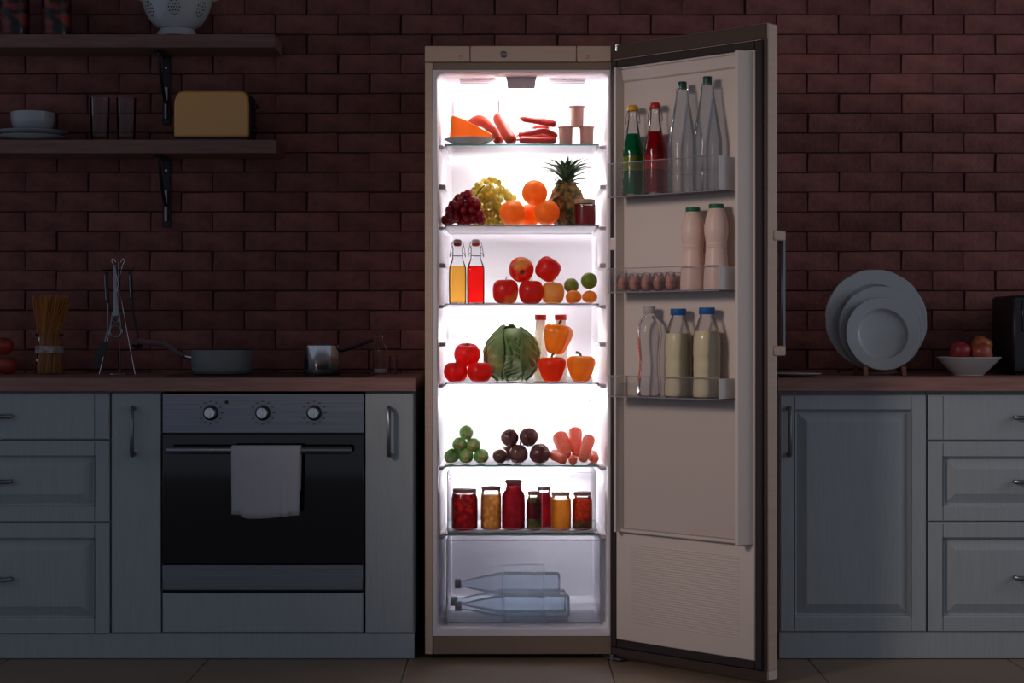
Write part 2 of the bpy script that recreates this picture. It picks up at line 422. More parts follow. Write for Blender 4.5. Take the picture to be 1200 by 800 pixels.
# ------------------------------------------------------------------ kitchen units
FZ = .0775                                  # top of the kickboard
CT0, CT1 = PZ(458.5, -.02), PZ(442.5, -.02)  # worktop underside / top
XL0, XL1 = -2.35, PX(487, -.02)
def zf(py): return PZ(py, 0)
def xf_(px): return PX(px, 0)
RAISED = [(0, .0), (0, -.018), (.003, -.021), (.045, -.021), (.049, -.017), (.051, -.006), (.056, -.005), (.086, -.0185), (.087, -.0185)]
SLAB = [(0, .0), (0, -.018), (.003, -.021)]
def front(x0, x1, z0, z1, prof, y=0.021):
    """front panel between x0..x1, z0..z1 with profile rings; outer face at y-.021"""
    mb = MB(); mb.rings([rect(x0+i, x1-i, z0+i, z1-i, y+d) for i, d in prof], True, True); return mb
def bow_handle(length, vertical=True, depth=.032):
    """handle with two feet; runs along z (or x), centred on the origin, standing off towards -y"""
    h = length/2
    pts = [(0, 0, -h+.006), (0, -depth*.75, -h+.004), (0, -depth, -h+.014), (0, -depth, 0), (0, -depth, h-.014), (0, -depth*.75, h-.004), (0, 0, h-.006)]
    mb = MB().tube(pts, [.007, .007, .0072, .007, .0072, .007, .007], 8)
    if not vertical: mb.v = [(z, y, -x) for x, y, z in mb.v]
    return mb
def carcass(t, x0, x1, z0, z1):
    o = part('carcass', MB().box(x0, x1, .024, .60, z0, z1-.0008), 'cabinet_paint_flat', t)
    return o
def stiles(parent, x0, x1, z0, z1, wl, y=-.0002):
    """thin joint lines between stiles and rails"""
    for x in (x0+wl, x1-wl): part('stile_joint', MB().box(x-.0006, x+.0006, y-.0004, y+.002, z0+.004, z1-.004), 'dark_gap', parent)

# left drawer unit
def drawer_unit(name, label, x0, x1, rows, base_x, handles):
    t = thing(name, label, 'cabinet', (base_x, .3, FZ))
    ox = base_x
    carcass(t, x0-ox, x1-ox, 0, CT0-FZ)
    t.children[0].location = (0, -.3, 0)
    for k, (ya, yb) in enumerate(rows):
        z1, z0 = zf(ya), zf(yb)
        prof = SLAB if k == 0 else RAISED
        d = part('drawer_front', front(x0+.002-ox, x1-.002-ox, z0-FZ, z1-FZ, prof), 'cabinet_paint', t, (0, -.3, 0), angle=10)
        stiles(d, x0+.002-ox, x1-.002-ox, z0-FZ, z1-FZ, .047 if k else .047, -.0002)
        for hx in handles:
            part('handle', bow_handle(.14, False, .028), 'handle_metal', d, (hx-ox, 0, (z0+z1)/2-FZ + (0 if k == 0 else .0)), label='slim metal handle')
    return t
DX0, DX1 = -2.34, xf_(129)
drawer_unit('drawer_cabinet', 'grey painted three-drawer cabinet left of the oven', DX0, DX1, [(460.5, 514.5), (516.5, 611), (613, 742.5)], (DX0+DX1)/2, [xf_(-11)])
EX0, EX1 = xf_(1087), 2.2
drawer_unit('drawer_cabinet', 'grey painted three-drawer cabinet right of the panelled cabinet door', EX0, EX1, [(462.5, 515.5), (517.5, 610.5), (612.5, 740)], (EX0+EX1)/2, [xf_(1213)])

def narrow_unit(label, x0, x1, hx):
    ox = (x0+x1)/2
    t = thing('narrow_cabinet', label, 'cabinet', (ox, .3, FZ))
    carcass(t, x0-ox, x1-ox, 0, CT0-FZ).location = (0, -.3, 0)
    z1, z0 = zf(460.5), zf(741.5)
    d = part('door', front(x0+.002-ox, x1-.002-ox, z0-FZ, z1-FZ, SLAB), 'cabinet_paint', t, (0, -.3, 0), angle=10)
    part('handle', bow_handle(.157), 'handle_metal', d, (hx-ox, 0, zf(505)-FZ), label='upright metal bow handle')
    return t
narrow_unit('slim grey cabinet between the drawers and the oven', xf_(130), xf_(189), xf_(157))
narrow_unit('slim grey cabinet between the oven and the refrigerator', xf_(427.5), xf_(485.5), xf_(456.5))

# right panelled cabinet
x0, x1 = xf_(913.5), xf_(1086); ox = (x0+x1)/2
t = thing('panel_door_cabinet', 'grey cabinet with a tall raised panel door beside the refrigerator', 'cabinet', (ox, .3, FZ))
carcass(t, x0-ox, x1-ox, 0, CT0-FZ).location = (0, -.3, 0)
z1, z0 = zf(462.5), zf(740)
d = part('door', front(x0+.002-ox, x1-.002-ox, z0-FZ, z1-FZ, RAISED), 'cabinet_paint', t, (0, -.3, 0), angle=10)
stiles(d, x0+.002-ox, x1-.002-ox, z0-FZ, z1-FZ, .047)
part('handle', bow_handle(.157), 'handle_metal', d, (xf_(924)-ox, 0, zf(505)-FZ), label='upright metal bow handle')

# kickboards
o = link('trim_1', MB().box(DX0, xf_(485.5), .006, .0238, 0.002, .0800, .001).mesh('kickboard', 'cabinet_paint_flat')); o['kind'] = 'structure'
o = link('trim_2', MB().box(x0, EX1, .006, .0238, 0.002, .0865, .001).mesh('kickboard', 'cabinet_paint_flat')); o['kind'] = 'structure'

# worktops
single('worktop', MB().box(XL0, XL1, -.02, .615, CT0, CT1, .002), 'worktop', 'red-brown wooden worktop running over the oven', 'worktop')
single('worktop', MB().box(PX(911, -.02), 2.25, -.02, .615, CT0, CT1, .002), 'worktop', 'red-brown wooden worktop holding the standing plates', 'worktop')

# ------------------------------------------------------------------ oven
x0, x1 = xf_(190), xf_(426.5); ox = (x0+x1)/2
t = thing('oven', 'built-in steel oven with three knobs and black glass door', 'oven', (ox, .3, FZ))
def ob(px0, px1, py0, py1, y0, y1, b=.001): return MB().box(xf_(px0)-ox, xf_(px1)-ox, y0-.3, y1-.3, zf(py1)-FZ, zf(py0)-FZ, b)
part('housing', ob(190.5, 426, 461, 742, .03, .58, 0), 'black_enamel', t)
cp = part('control_panel', ob(190.5, 426.5, 461, 507, 0, .03), 'steel', t)
for kx in (247, 308, 368):
    c = (xf_(kx)-ox, -.3, zf(483.5)-FZ)
    kn = part('knob_ring', MB().lathe([(.0, 0), (.0245, 0), (.0245, .004), (.021, .006), (0, .006)], 24, (0, 0, 0), axis='y').xf(Matrix.Scale(-1, 4, (0, 1, 0))), 'black_plastic', t, c)
    part('knob', MB().lathe([(0, 0), (.0195, 0), (.0185, .018), (.016, .021), (0, .021)], 24, axis='y').xf(Matrix.Scale(-1, 4, (0, 1, 0))).box(-.003, .003, -.026, -.018, -.017, .017, .001), 'chrome', kn, (0, -.004, 0))
    mk = MB()
    for a in range(12):
        an = 2*pi*a/12; r = .036
        if a in (9,): continue
        mk.box(r*math.sin(an)-.0045, r*math.sin(an)+.0045, -.3004-.0002, -.2995, r*math.cos(an)-.0012, r*math.cos(an)+.0012)
    mk.v = [(x+c[0], y, z+c[2]) for x, y, z in mk.v]
    part('dial_marks', mk, 'print_dark', cp)
part('indicator_light', MB().lathe([(0, 0), (.006, 0), (.006, .002), (.0035, .0025), (0, .001)], 16, axis='y').xf(Matrix.Scale(-1, 4, (0, 1, 0))), 'black_plastic', cp, (xf_(265.5)-ox, -.3, zf(471)-FZ))
od = part('door', ob(190.5, 426.5, 508.5, 660.5, -.004, .03, .002), 'oven_glass', t, label='black glass oven door')
part('window_frame', ob(208, 409, 560, 561, -.0046, -.003, 0), 'black_enamel', od)
hb = MB(); hz = zf(526)-FZ; hy = -.3-.052
hb.tube([(xf_(199.5)-ox, hy, hz), (xf_(202)-ox, hy, hz), (xf_(411)-ox, hy, hz), (xf_(414)-ox, hy, hz)], [.009, .0125, .0125, .009], 14)
for hx in (206, 408): hb.tube([(xf_(hx)-ox, hy, hz), (xf_(hx)-ox, -.3-.003, hz)], .008, 10)
part('door_handle', hb, 'handle_metal', od)
part('base_strip', ob(190.5, 425.5, 661.5, 691, -.004, .03, .002), 'steel', t)
single('plinth_panel', front(xf_(190.5), xf_(425.5), zf(741), zf(695), SLAB), 'cabinet_paint', 'plain grey panel below the oven', 'panel', angle=10)
# towel over the oven handle
tw = []; NX, hyw = 22, -.052
path = []
R_ = .0150
for k in range(11): path.append((hyw-R_-.001*k/10, zf(526)-(zf(526)-zf(601))*(1-k/10)))
for k in range(1, 7):
    a = pi*k/7; path.append((hyw-R_*math.cos(a), zf(526)+R_*math.sin(a)))
for k in range(9): path.append((hyw+R_, zf(526)-k*.016))
rows = []
for q, (y, z) in enumerate(path):
    row = []
    for i in range(NX+1):
        u = i/NX; drop = max(0, (zf(526)-z))/.2
        x = xf_(275)+(xf_(355.5)-xf_(275))*u + drop*.008*(.25-u*.9) + (0 if q < 17 else 0)
        fold = drop*(.0045*math.sin(u*17+.6)+.003*math.sin(u*31+2)) if q < 11 else drop*.003*math.sin(u*12)
        zz = z - (.006*math.sin(u*4.2) + (.004 if u > .14 else -.004))*drop*(1 if q < 11 else 0)
        row.append((x, y-abs(fold)*(1 if q < 11 else -1), zz))
    rows.append(row)
mb = MB(); mb.quadgrid(rows, wrap=False)
tow = single('tea_towel', mb, 'towel', 'pale folded tea towel hanging over the oven door handle', 'towel', angle=80)
sm = tow.modifiers.new('thickness', 'SOLIDIFY'); sm.thickness = .0022; sm.offset = 0

# ------------------------------------------------------------------ hob
hx0, hx1 = PX(193, .05), PX(429, .05)
t = thing('hob', 'black glass hob set into the wooden worktop', 'hob', ((hx0+hx1)/2, .3, CT1))
part('glass_plate', MB().box(hx0-(hx0+hx1)/2, hx1-(hx0+hx1)/2, -.27, .23, 0.0004, .006, .002), 'hob_glass', t)
for cx, cy, r in ((-.15, -.12, .09), (.15, -.12, .075), (-.15, .12, .07), (.15, .12, .09)):
    part('cooking_ring', MB().lathe([(r, 0), (r, .0004), (r+.002, .0004), (r+.002, 0)], 32, (cx, cy, .0062)), 'print_dark', t)

# ------------------------------------------------------------------ wall shelves and brackets
SY0 = .42
def wall_shelf(label, ytop, ybot, xr):
    z1, z0 = PZ(ytop, SY0), PZ(ybot, SY0)
    single('wall_shelf', MB().box(-2.6, PX(xr, SY0), SY0, WY-.006, z0, z1, .0015), 'shelf_wood', label, 'shelf')
    return z0, z1
S1 = wall_shelf('upper wooden wall shelf carrying the white colander', 40, 55.5, 322)
S2 = wall_shelf('lower wooden wall shelf carrying the yellow toaster', 163.5, 179.5, 324)
for lab, (z0, z1), xb in (('black steel bracket under the shelf with the colander', S1, 191), ('black steel bracket under the shelf with the toaster', S2, 191)):
    X = PX(xb, .55)
    t = thing('shelf_bracket', lab, 'bracket', (X, WY-.0055, z0-.2405))
    part('wall_arm', MB().box(-.014, .014, -.006, 0, 0, .2395, .002), 'black_metal', t)
    part('shelf_arm', MB().box(-.014, .014, -.17, -.006, .234, .2395, .001), 'black_metal', t)
    part('brace', MB().tube(curve_pts([(0, -.006, .07), (0, -.05, .10), (0, -.11, .17), (0, -.14, .234)], 4), .006, 8), 'black_metal', t)
    for zz in (.035, .11, .2): part('screw', MB().lathe([(0, 0), (.005, 0), (.004, .003), (0, .0035)], 10, (0, 0, 0), axis='y').xf(Matrix.Scale(-1, 4, (0, 1, 0))), 'chrome', t, (0, -.006, zz))
    part('tube_end', MB().tube([(0, -.012, .02), (0, -.012, .13)], .007, 10), 'handle_metal', t)
# ------------------------------------------------------------------ refrigerator
fx0, fx1, fz0, fz1 = PX(498, 0), PX(716, 0), PZ(766.5, 0), PZ(54, 0)
fr = thing('refrigerator', 'tall champagne refrigerator standing open and lit, stocked with food', 'refrigerator', (0, .3, 0))
def fpart(name, mb, mat, parent=None, label=None, kind=None, angle=38):
    """part of the fridge given in world coordinates"""
    if parent is None: mb.v = [(x, y-.3, z) for x, y, z in mb.v]; parent = fr
    elif parent is not fr: mb.v = [(x, y-.3, z) for x, y, z in mb.v]
    return part(name, mb, mat, parent, label=label, angle=angle, kind=kind)
lx0, lx1, lz0, lz1 = PX(512, 0), PX(713.2, 0), PZ(737.5, 0), PZ(84, 0)
bx0, bx1 = PX(507.5, 0), PX(715.2, 0)
sh = MB()
sh.box(fx0, bx0-.0005, 0, .595, fz0, fz1-.052, .002)                    # left side
sh.box(bx1+.0004, fx1, .002, .595, fz0, fz1-.052, .001)                 # right side
sh.box(fx0, fx1, .035, .595, fz1-.051, fz1-.001, .002)                  # top
sh.box(fx0, fx1, .56, .60, fz0, fz1, .002)                              # back
sh.box(fx0, fx1, .03, .56, fz0, lz0-.03, .002)                          # bottom
fpart('shell', sh, 'champagne')
for a, b in ((498, 550.6), (551.4, 675.4), (676.2, 716)):
    fpart('top_fascia', MB().box(PX(a, 0), PX(b, 0), -.004, .035, PZ(72.6, 0), fz1, .002), 'champagne')
fpart('recess_strip', MB().box(bx0, bx1, .006, .03, PZ(82, 0), PZ(73, 0)), 'champagne_dark')
fpart('kick_panel', MB().box(PX(508, 0), PX(716, 0), .002, .03, fz0, PZ(745.5, 0), .0015), 'champagne_dark')
for px, py, r in ((590, 64, .0105), (540, 67, .0055), (687, 67, .0055)):
    mb = MB().lathe([(0, 0), (r, 0), (r, .003), (r*.75, .005), (r*.55, .003), (0, .003)], 20, axis='y').xf(Matrix.Scale(-1, 4, (0, 1, 0)))
    mb.v = [(x+PX(px, 0), y-.004, z+PZ(py, 0)) for x, y, z in mb.v]
    fpart('hinge_cap', mb, 'champagne' if r < .01 else 'trim_silver')
for X in (fx0+.04, fx1-.04):
    for Y in (.06, .52): fpart('foot', MB().lathe([(0, .002), (.02, .002), (.02, .008), (.012, .010), (.012, fz0+.004), (0, fz0+.004)], 14, (X, Y, 0)), 'black_plastic')
# liner: white moulded inside with rounded corners
BY = .50
ln = MB()
r_ = .022
def LR(i, y, r): return rrect(lx0+i, lx1-i, lz0+i, lz1-i, r, y)
outer = rrect(bx0, bx1, PZ(745, 0), PZ(82, 0), .002, 0.0)
ln.rings([[(x, .03, z) for x, _, z in outer], outer, LR(0, 0, r_), LR(.004, .006, r_), LR(.006, .05, r_), LR(.012, BY-.03, r_), LR(.03, BY, r_)], True, False)
fpart('liner', ln, 'fridge_white', angle=50)
# vents on the ceiling, duct on the back wall
for a, b in ((536, 581), (642, 687)):
    for Y in (.10, .14, .18): fpart('vent_slot', MB().box(PX(a, .03)+.005, PX(b, .03), Y, Y+.012, lz1-.0105, lz1-.0065), 'clip_grey')
fpart('air_duct', MB().box(PX(585, .48), PX(626, .48), BY-.022, BY+.004, PZ(166, .48), PZ(103, .48), .006), 'fridge_white')
fpart('thermostat_cover', MB().box(PX(531, .48), PX(584, .48), BY-.012, BY+.004, PZ(172, .48), PZ(106, .48), .006), 'fridge_white')
# lamp in the ceiling
lpx0, lpx1 = PX(593, .08), PX(629, .08)
lh = fpart('lamp_housing', MB().prism([(lpx0, lz1-.004), (lpx1, lz1-.004), (lpx1-.006, PZ(104, .08)), (lpx0+.006, PZ(104, .08))], .075, .085), 'lamp_shade')
fpart('lamp_diffuser', MB().box(lpx0+.008, lpx1-.008, .095, .36, lz1-.034, lz1-.0125, .006), 'lamp_light', label='glowing white lamp cover')
# light bars added at the back wall, for hidden lights behind the food
def added_bar(x0, x1, z, matn, y=BY-.026):
    fpart('added_light_bar', MB().tube([(x0, y, z), (x1, y, z)], .008, 10), matn, label='added glowing white light bar')
    for x in (x0, x1): fpart('added_light_bar_clip', MB().box(x-.003, x+.003, y-.008, BY+.002, z-.006, z+.006, .002), 'fridge_white')
added_bar(-.20, .255, .800, 'added_bar_a_light')
added_bar(-.06, .25, 1.535, 'added_bar_b_light')
added_bar(-.15, .15, 1.02, 'added_bar_b_light')
added_bar(-.19, .20, .535, 'added_bar_b_light')
# glass shelves
SHY0, SHY1 = .05, .47
SH = {}
sx0, sx1 = PX(521, .05), PX(702, .05)
for n, (py, trim) in enumerate(((168.5, 'edge_glass'), (263.5, 'trim_silver'), (355.5, 'trim_silver'), (448.5, 'trim_silver'), (545.0, 'edge_glass'), (625.5, 'edge_glass'))):
    z = PZ(py, SHY0); SH[n+1] = z
    g = fpart('glass_shelf', MB().box(sx0, sx1, SHY0+.003, SHY1, z-.004, z), 'shelf_glass')
    th = .0035 if trim == 'trim_silver' else .0055
    fpart('shelf_edge', MB().box(sx0, sx1, SHY0-.001, SHY0+.0025, z-th, z, .0008), trim, g)
    if trim == 'trim_silver': fpart('back_rail', MB().box(sx0, sx1, SHY1, SHY1+.008, z-.006, z+.012, .002), 'fridge_white', g)
    for sx, d in ((lx0+.012, 1), (lx1-.012, -1)):
        e = sx0 if d == 1 else sx1
        fpart('shelf_support', MB().box(sx-.008*d, e+.004*d, SHY0+.02, .46, z-.012, z-.0045, .002), 'fridge_white')
        fpart('support_clip', MB().box(sx-.010*d, e-.003*d, SHY0-.004, SHY0+.014, z-.016, z-.005, .003), 'clip_grey')
for py in (219, 311, 403):
    for sx, d in ((lx0+.008, 1), (lx1-.008, -1)):
        z = PZ(py, .08); fpart('shelf_support', MB().box(sx-.006*d, sx+.016*d, .07, .44, z-.006, z+.004, .002), 'fridge_white')
        fpart('support_clip', MB().box(sx-.006*d, sx+.017*d, .055, .069, z-.008, z+.006, .003), 'clip_grey')
# clear bin with jars (between shelves five and six)
bz0, bz1 = SH[6]+.003, PZ(553, .06)
gx0, gx1 = PX(524, .06), PX(698.5, .06)
binm = MB(); th = .0025
binm.box(gx0, gx0+th, .068, .42, bz0+th, bz1); binm.box(gx1-th, gx1, .068, .42, bz0+th, bz1)
binm.box(gx0+th, gx1-th, .42-th, .42, bz0+th, bz1)
binm.box(gx0+th, gx1-th, .064, .064+th, bz0, PZ(556, .06))
bn = fpart('clear_bin', binm, 'bin_clear')
fpart('bin_floor', MB().box(gx0, gx1, .068, .42, bz0, bz0+th), 'bin_floor', bn)
def frame(px0, px1, py0, py1, y, wdt=.0016, dep=.003):
    X0, X1, Z0, Z1 = PX(px0, y), PX(px1, y), PZ(py1, y), PZ(py0, y)
    mb = MB()
    mb.box(X0, X0+wdt, y, y+dep, Z0, Z1); mb.box(X1-wdt, X1, y, y+dep, Z0, Z1)
    mb.box(X0+wdt, X1-wdt, y, y+dep, Z0, Z0+wdt); mb.box(X0+wdt, X1-wdt, y, y+dep, Z1-wdt, Z1); return mb
fpart('bin_rim', frame(525, 698, 553, 619.5, .0605), 'bin_rim', bn)
fpart('bin_grip', frame(588, 635.5, 570, 619, .0575), 'bin_rim', bn)
# frosted drawer at the bottom
dx0, dx1, dz0, dz1 = PX(523, .06), PX(704, .06), lz0+.010, PZ(633, .06)
dm = MB(); th = .003
dm.box(dx0, dx1, .060, .44, dz0, dz0+th)
dm.box(dx0, dx0+th, .060, .44, dz0+th, dz1); dm.box(dx1-th, dx1, .060, .44, dz0+th, dz1)
dm.box(dx0+th, dx1-th, .44-th, .44, dz0+th, dz1); dm.box(dx0+th, dx1-th, .060, .060+th, dz0+th, dz1)
dw = fpart('crisper_drawer', dm, 'drawer_frost')
fpart('drawer_grip', frame(589.5, 638, 661.5, 734, .0565), 'bin_rim', dw)
fpart('drawer_rim', frame(523, 704.5, 632, 736, .0572, .003), 'bin_rim', dw)

# ---- door
DW, ANG = .590, math.atan2(-.678, .7356)
HX, HY = .3165, -.001
du, dn = Vector((math.cos(ANG), math.sin(ANG))), Vector((math.sin(ANG), -math.cos(ANG)))   # along the door, inward normal
def DPOS(u, n): p = Vector((HX, HY))+du*u+dn*n; return p.x, p.y
def DU(px, n):
    lo, hi = -.2, .9
    for _ in range(50):
        mid = (lo+hi)/2; X, Y = DPOS(mid, n)
        if 600+X/S(Y) < px: lo = mid
        else: hi = mid
    return lo
dzt, dzb = fz1+.002, .0135
door = part('door', MB().box(0, DW, 0, .050, dzb, dzt, .003), 'champagne', fr, (HX, HY-.3, 0), (0, 0, ANG), label='open refrigerator door')
def dpart(name, mb, mat, label=None, kind=None, angle=38):
    """mesh given in door coordinates (u, n, z), n measured inwards"""
    mb.v = [(x, -y, z) for x, y, z in mb.v]
    return part(name, mb, mat, door, label=label, kind=kind, angle=angle)
def ringbox(u0, u1, z0, z1, wdt, n0, n1, b=.001):
    mb = MB()
    mb.box(u0, u0+wdt, n0, n1, z0, z1, b); mb.box(u1-wdt, u1, n0, n1, z0, z1, b)
    mb.box(u0+wdt, u1-wdt, n0, n1, z0, z0+wdt, b); mb.box(u0+wdt, u1-wdt, n0, n1, z1-wdt, z1, b); return mb
fm = MB()
fm.box(.002, DW-.004, .0005, .004, dzt-.046, dzt-.002, .001); fm.box(.002, DW-.004, .0005, .004, dzb+.002, dzb+.028, .001)
fm.box(DW-.022, DW-.002, .0005, .005, dzb+.028, dzt-.046, .001); fm.box(.0005, .006, .0005, .004, dzb+.028, dzt-.046, .001)
dpart('door_frame', fm, 'door_brown')
gz0, gz1 = dzb+.030, dzt-.050
dpart('gasket', ringbox(.004, DW-.012, gz0, gz1, .026, .002, .014, .003), 'gasket')
lz_0, lz_1 = gz0+.026, gz1-.026
lu0, lu1 = .029, DW-.036
dpart('liner_panel', MB().box(lu0, lu1, .001, .016, lz_0, lz_1, .003), 'door_white')
def dz(py, u, n): X, Y = DPOS(u, n); return PZ(py, Y)
pz0 = dz(637, .50, .05)
# raised liner: two ribs, back plate, head and bottom ledge
def rib(ua, ub, uc, ud, n1):     # foot ua..ud, crest ub..uc
    return MB().prism([(ua, .0155), (ub, n1), (uc, n1), (ud, .0155)], pz0, lz_1-.006, 'xy')
dpart('liner_rib', rib(.034, .050, .058, .062, .052), 'door_white', angle=25)
dpart('liner_rib', rib(.514, .518, .529, .550, .066), 'door_white', angle=25)
dpart('liner_back', MB().box(.0625, .5135, .016, .0185, pz0+.010, lz_1-.050, .001), 'door_white')
dpart('liner_head', MB().prism([(.016, lz_1-.006), (.030, lz_1-.012), (.024, lz_1-.045), (.016, lz_1-.05)], .0625, .5135, 'yz'), 'door_white')
dpart('bottom_ledge', MB().box(.060, .516, .0155, .034, pz0-.002, pz0+.009, .003), 'door_white')
rip = MB()
for k in range(34):
    z = lz_0+.06+k*.0075
    if z < pz0-.04: rip.box(.09, .50, .0155, .0172, z, z+.0035, .0008)
dpart('ripple_texture', rip, 'door_white', kind='stuff', label='fine horizontal ribbing')
# racks: clear bins hung between the ribs
RK = []
def rack(zb, h):
    u0, u1, n0, n1, th = .074, .494, .019, .113, .0025
    mb = MB()
    mb.box(u0, u1, n0, n1, zb-th, zb)
    mb.box(u0, u1, n1-th, n1, zb, zb+h)
    mb.box(u0, u0+th, n0, n1-th, zb, zb+h)
    r = dpart('door_rack', mb, 'rack_clear')
    def sub(name, m2, mat):
        m2.v = [(x, -y, z) for x, y, z in m2.v]; return part(name, m2, mat, door)
    sub('rack_end', MB().box(u1-.001, u1+.002, n0, n1, zb, zb+h-.001, .0008), 'rack_end')
    sub('rack_lip', MB().box(u0, u1, n1-.003, n1+.001, zb+h, zb+h+.0025, .0008).box(u0, u1, n1-.002, n1+.0015, zb-.004, zb-.0005, .0008), 'bin_rim')
    sub('rack_hook', MB().box(u1+.0025, .5145, .021, .034, zb+.005, zb+h*.6, .002).box(.0625, u0-.0005, .021, .034, zb+.005, zb+h*.6, .002), 'rack_clear')
    RK.append(zb)
rack(PZ(231, -.121), .100); rack(PZ(342, -.121), .070); rack(PZ(463, -.121), .060)
# lower clear cover panel
mb = MB(); ca, cb = dz(470, .3, .05), pz0+.010
mb.box(.068, .506, .034, .0365, cb, ca)
dpart('clear_cover', mb, 'rack_clear')
# hinge bits
dpart('hinge_pin', MB().lathe([(0, 0), (.006, 0), (.006, .022), (0, .022)], 12, (.022, .004, dzt-.022)), 'chrome')
lb = MB().box(-.012, .05, -.01, .02, dzb-.010, dzb-.002, .002); lb.lathe([(0, 0), (.009, 0), (.009, .02), (0, .02)], 12, (.012, .014, dzb-.0125))
dpart('lower_hinge', lb, 'handle_metal')
dpart('door_catch', MB().box(.010, .034, .015, .026, dz(293, .02, .02), dz(279, .02, .02), .003), 'door_white')
dpart('end_cap', MB().box(DW-.001, DW+.0015, -.046, -.004, dzb+.001, dzb+.026, .001), 'door_white')
# outer handle
hz0, hz1 = dz(417, .59, -.03), dz(269.5, .59, -.03)
for za, zb_ in ((hz0, hz0+.030), (hz1-.030, hz1)):
    dpart('handle_bracket', MB().box(DW-.020, DW+.004, -.088, -.026, za, zb_, .003), 'champagne')
dpart('handle_bar', MB().box(DW-.016, DW+.001, -.094, -.074, hz0+.024, hz1-.024, .005), 'handle_metal', label='dark steel bar handle')
# ------------------------------------------------------------------ food: builders (origin = middle of the base)
def prof_cut(pr, z0, z1):
    """part of a profile between two heights, with interpolated ends"""
    def at(z):
        for (a, b), (a2, b2) in zip(pr, pr[1:]):
            if b <= z <= b2 and b2 > b: return a+(a2-a)*(z-b)/(b2-b)
        return pr[0][0] if z < pr[0][1] else pr[-1][0]
    return [(at(z0), z0)]+[(a, b) for a, b in pr if z0 < b < z1]+[(at(z1), z1)]
def scale_prof(p, r, h): return [(a*r*2, b*h) for a, b in p]
APPLE = smooth_prof([(0, .10), (.12, .04), (.24, .0), (.38, .08), (.47, .25), (.50, .46), (.505, .62), (.46, .82), (.36, .95), (.22, 1.0), (.11, .95), (.04, .86), (0, .84)], 2)
TOMATO = smooth_prof([(0, .05), (.15, .0), (.32, .05), (.45, .25), (.50, .5), (.47, .75), (.36, .94), (.22, 1.0), (.10, .93), (.03, .86), (0, .85)], 2)
PEPPER = smooth_prof([(0, .06), (.12, .0), (.24, .02), (.33, .15), (.42, .42), (.49, .70), (.47, .88), (.36, .99), (.20, 1.0), (.08, .93), (0, .90)], 2)
def apple(label, cat, r, matn, group=None, h=None, stem=True):
    h = h or r*1.85
    t = thing('apple', label, cat, group=group)
    part('skin', MB().lathe(scale_prof(APPLE, r, h), 20, mod=lambda a, k: 1+.018*math.cos(5*a)*(k < .4)), matn, t)
    if stem: part('stem', MB().tube([(0, 0, h*.85), (.001, .001, h*.97), (.004, .001, h*1.10)], [.0012, .0012, .0018], 6), 'stem_brown', t)
    return t, h
def tomato(label, r, group=None, matn='tomato'):
    h = r*1.62; t = thing('tomato', label, 'tomato', group=group)
    part('skin', MB().lathe(scale_prof(TOMATO, r, h), 30, mod=lambda a, k: 1+.035*math.cos(6*a)*(.3+k)), matn, t)
    c = MB()
    for k in range(5):
        a = 2*pi*k/5
        c.tube([(0, 0, h*.90), (r*.16*math.cos(a), r*.16*math.sin(a), h*.98), (r*.36*math.cos(a), r*.36*math.sin(a), h*1.0)], [.002, .0025, .0005], 5, flat=.4)
    c.tube([(0, 0, h*.88), (.001, 0, h*1.08)], [.0015, .002], 6)
    part('calyx', c, 'stem_green', t); return t, h
def pepper(label, r, h, matn, lean=.01):
    t = thing('bell_pepper', label, 'pepper')
    part('skin', MB().lathe(scale_prof(PEPPER, r, h), 36, mod=lambda a, k: 1+.15*abs(math.cos(2*a+.5))**.7-.10+.02*math.cos(a)), matn, t)
    part('stem', MB().tube(curve_pts([(0, 0, h*.9), (0, 0, h*1.03), (-lean*.4, 0, h*1.12), (-lean*1.3, 0, h*1.15)], 3), [.006, .0045, .004, .0038, .0038, .0038, .004, .004, .0045, .005], 8), 'stem_green', t)
    return t, h
def citrus(name, label, cat, r, matn, squash=.95, group=None):
    h = 2*r*squash; t = thing(name, label, cat, group=group)
    pr = [(r*math.sin(pi*k/14), h/2-h/2*math.cos(pi*k/14)) for k in range(15)]
    pr[-1] = (0, h*.975)
    part('peel', MB().lathe(pr, 22), matn, t)
    part('stem_button', MB().lathe([(0, 0), (.003, 0), (.0025, .0015), (0, .002)], 6, (0, 0, h*.975)), 'stem_green', t)
    return t, h
def stand(t, px, Y, z, rz=0): t.location = (PX(px, Y), Y, z+.0012); t.rotation_euler = (0, 0, rz)
def hover(t, h, px, py, Y, rot): place_centre(t[0] if isinstance(t, tuple) else t, (PX(px, Y), Y, PZ(py, Y)), rot, h)

# ---------------------------------------------------------------- shelf 1: plate, cheese, sausages, cups
Y = .13; z = SH[1]
pr = .081
single('plate', MB().lathe([(0, .0), (.045, .0), (.047, .003), (pr, .021), (pr+.001, .023), (pr-.002, .0235), (.05, .006), (0, .005)], 40), 'porcelain', 'small white plate under the orange cheese wedge', 'plate', (PX(550, Y), Y, z+.0005))
c0 = PX(550, Y)
poly = [(PX(527.5, Y), PZ(161.5, Y)), (PX(529.5, Y), PZ(138, Y)), (PX(532, Y), PZ(137.5, Y)), (PX(546, Y), PZ(142.5, Y)), (PX(577, Y), PZ(159, Y)), (PX(576, Y), PZ(161.5, Y))]
zb = z+.0245
poly = [(x-c0, (max(q, zb)-zb)) for x, q in poly]; poly[0] = (poly[0][0], 0); poly[-1] = (poly[-1][0], 0)
mb = MB().prism(poly, -.045, .035); me_ = single('cheese_wedge', mb, 'cheese', 'orange wedge of cheese lying on the small white plate', 'cheese', (c0, Y, zb+.0005))
bv = me_.modifiers.new('soft', 'BEVEL'); bv.width = .004; bv.segments = 2
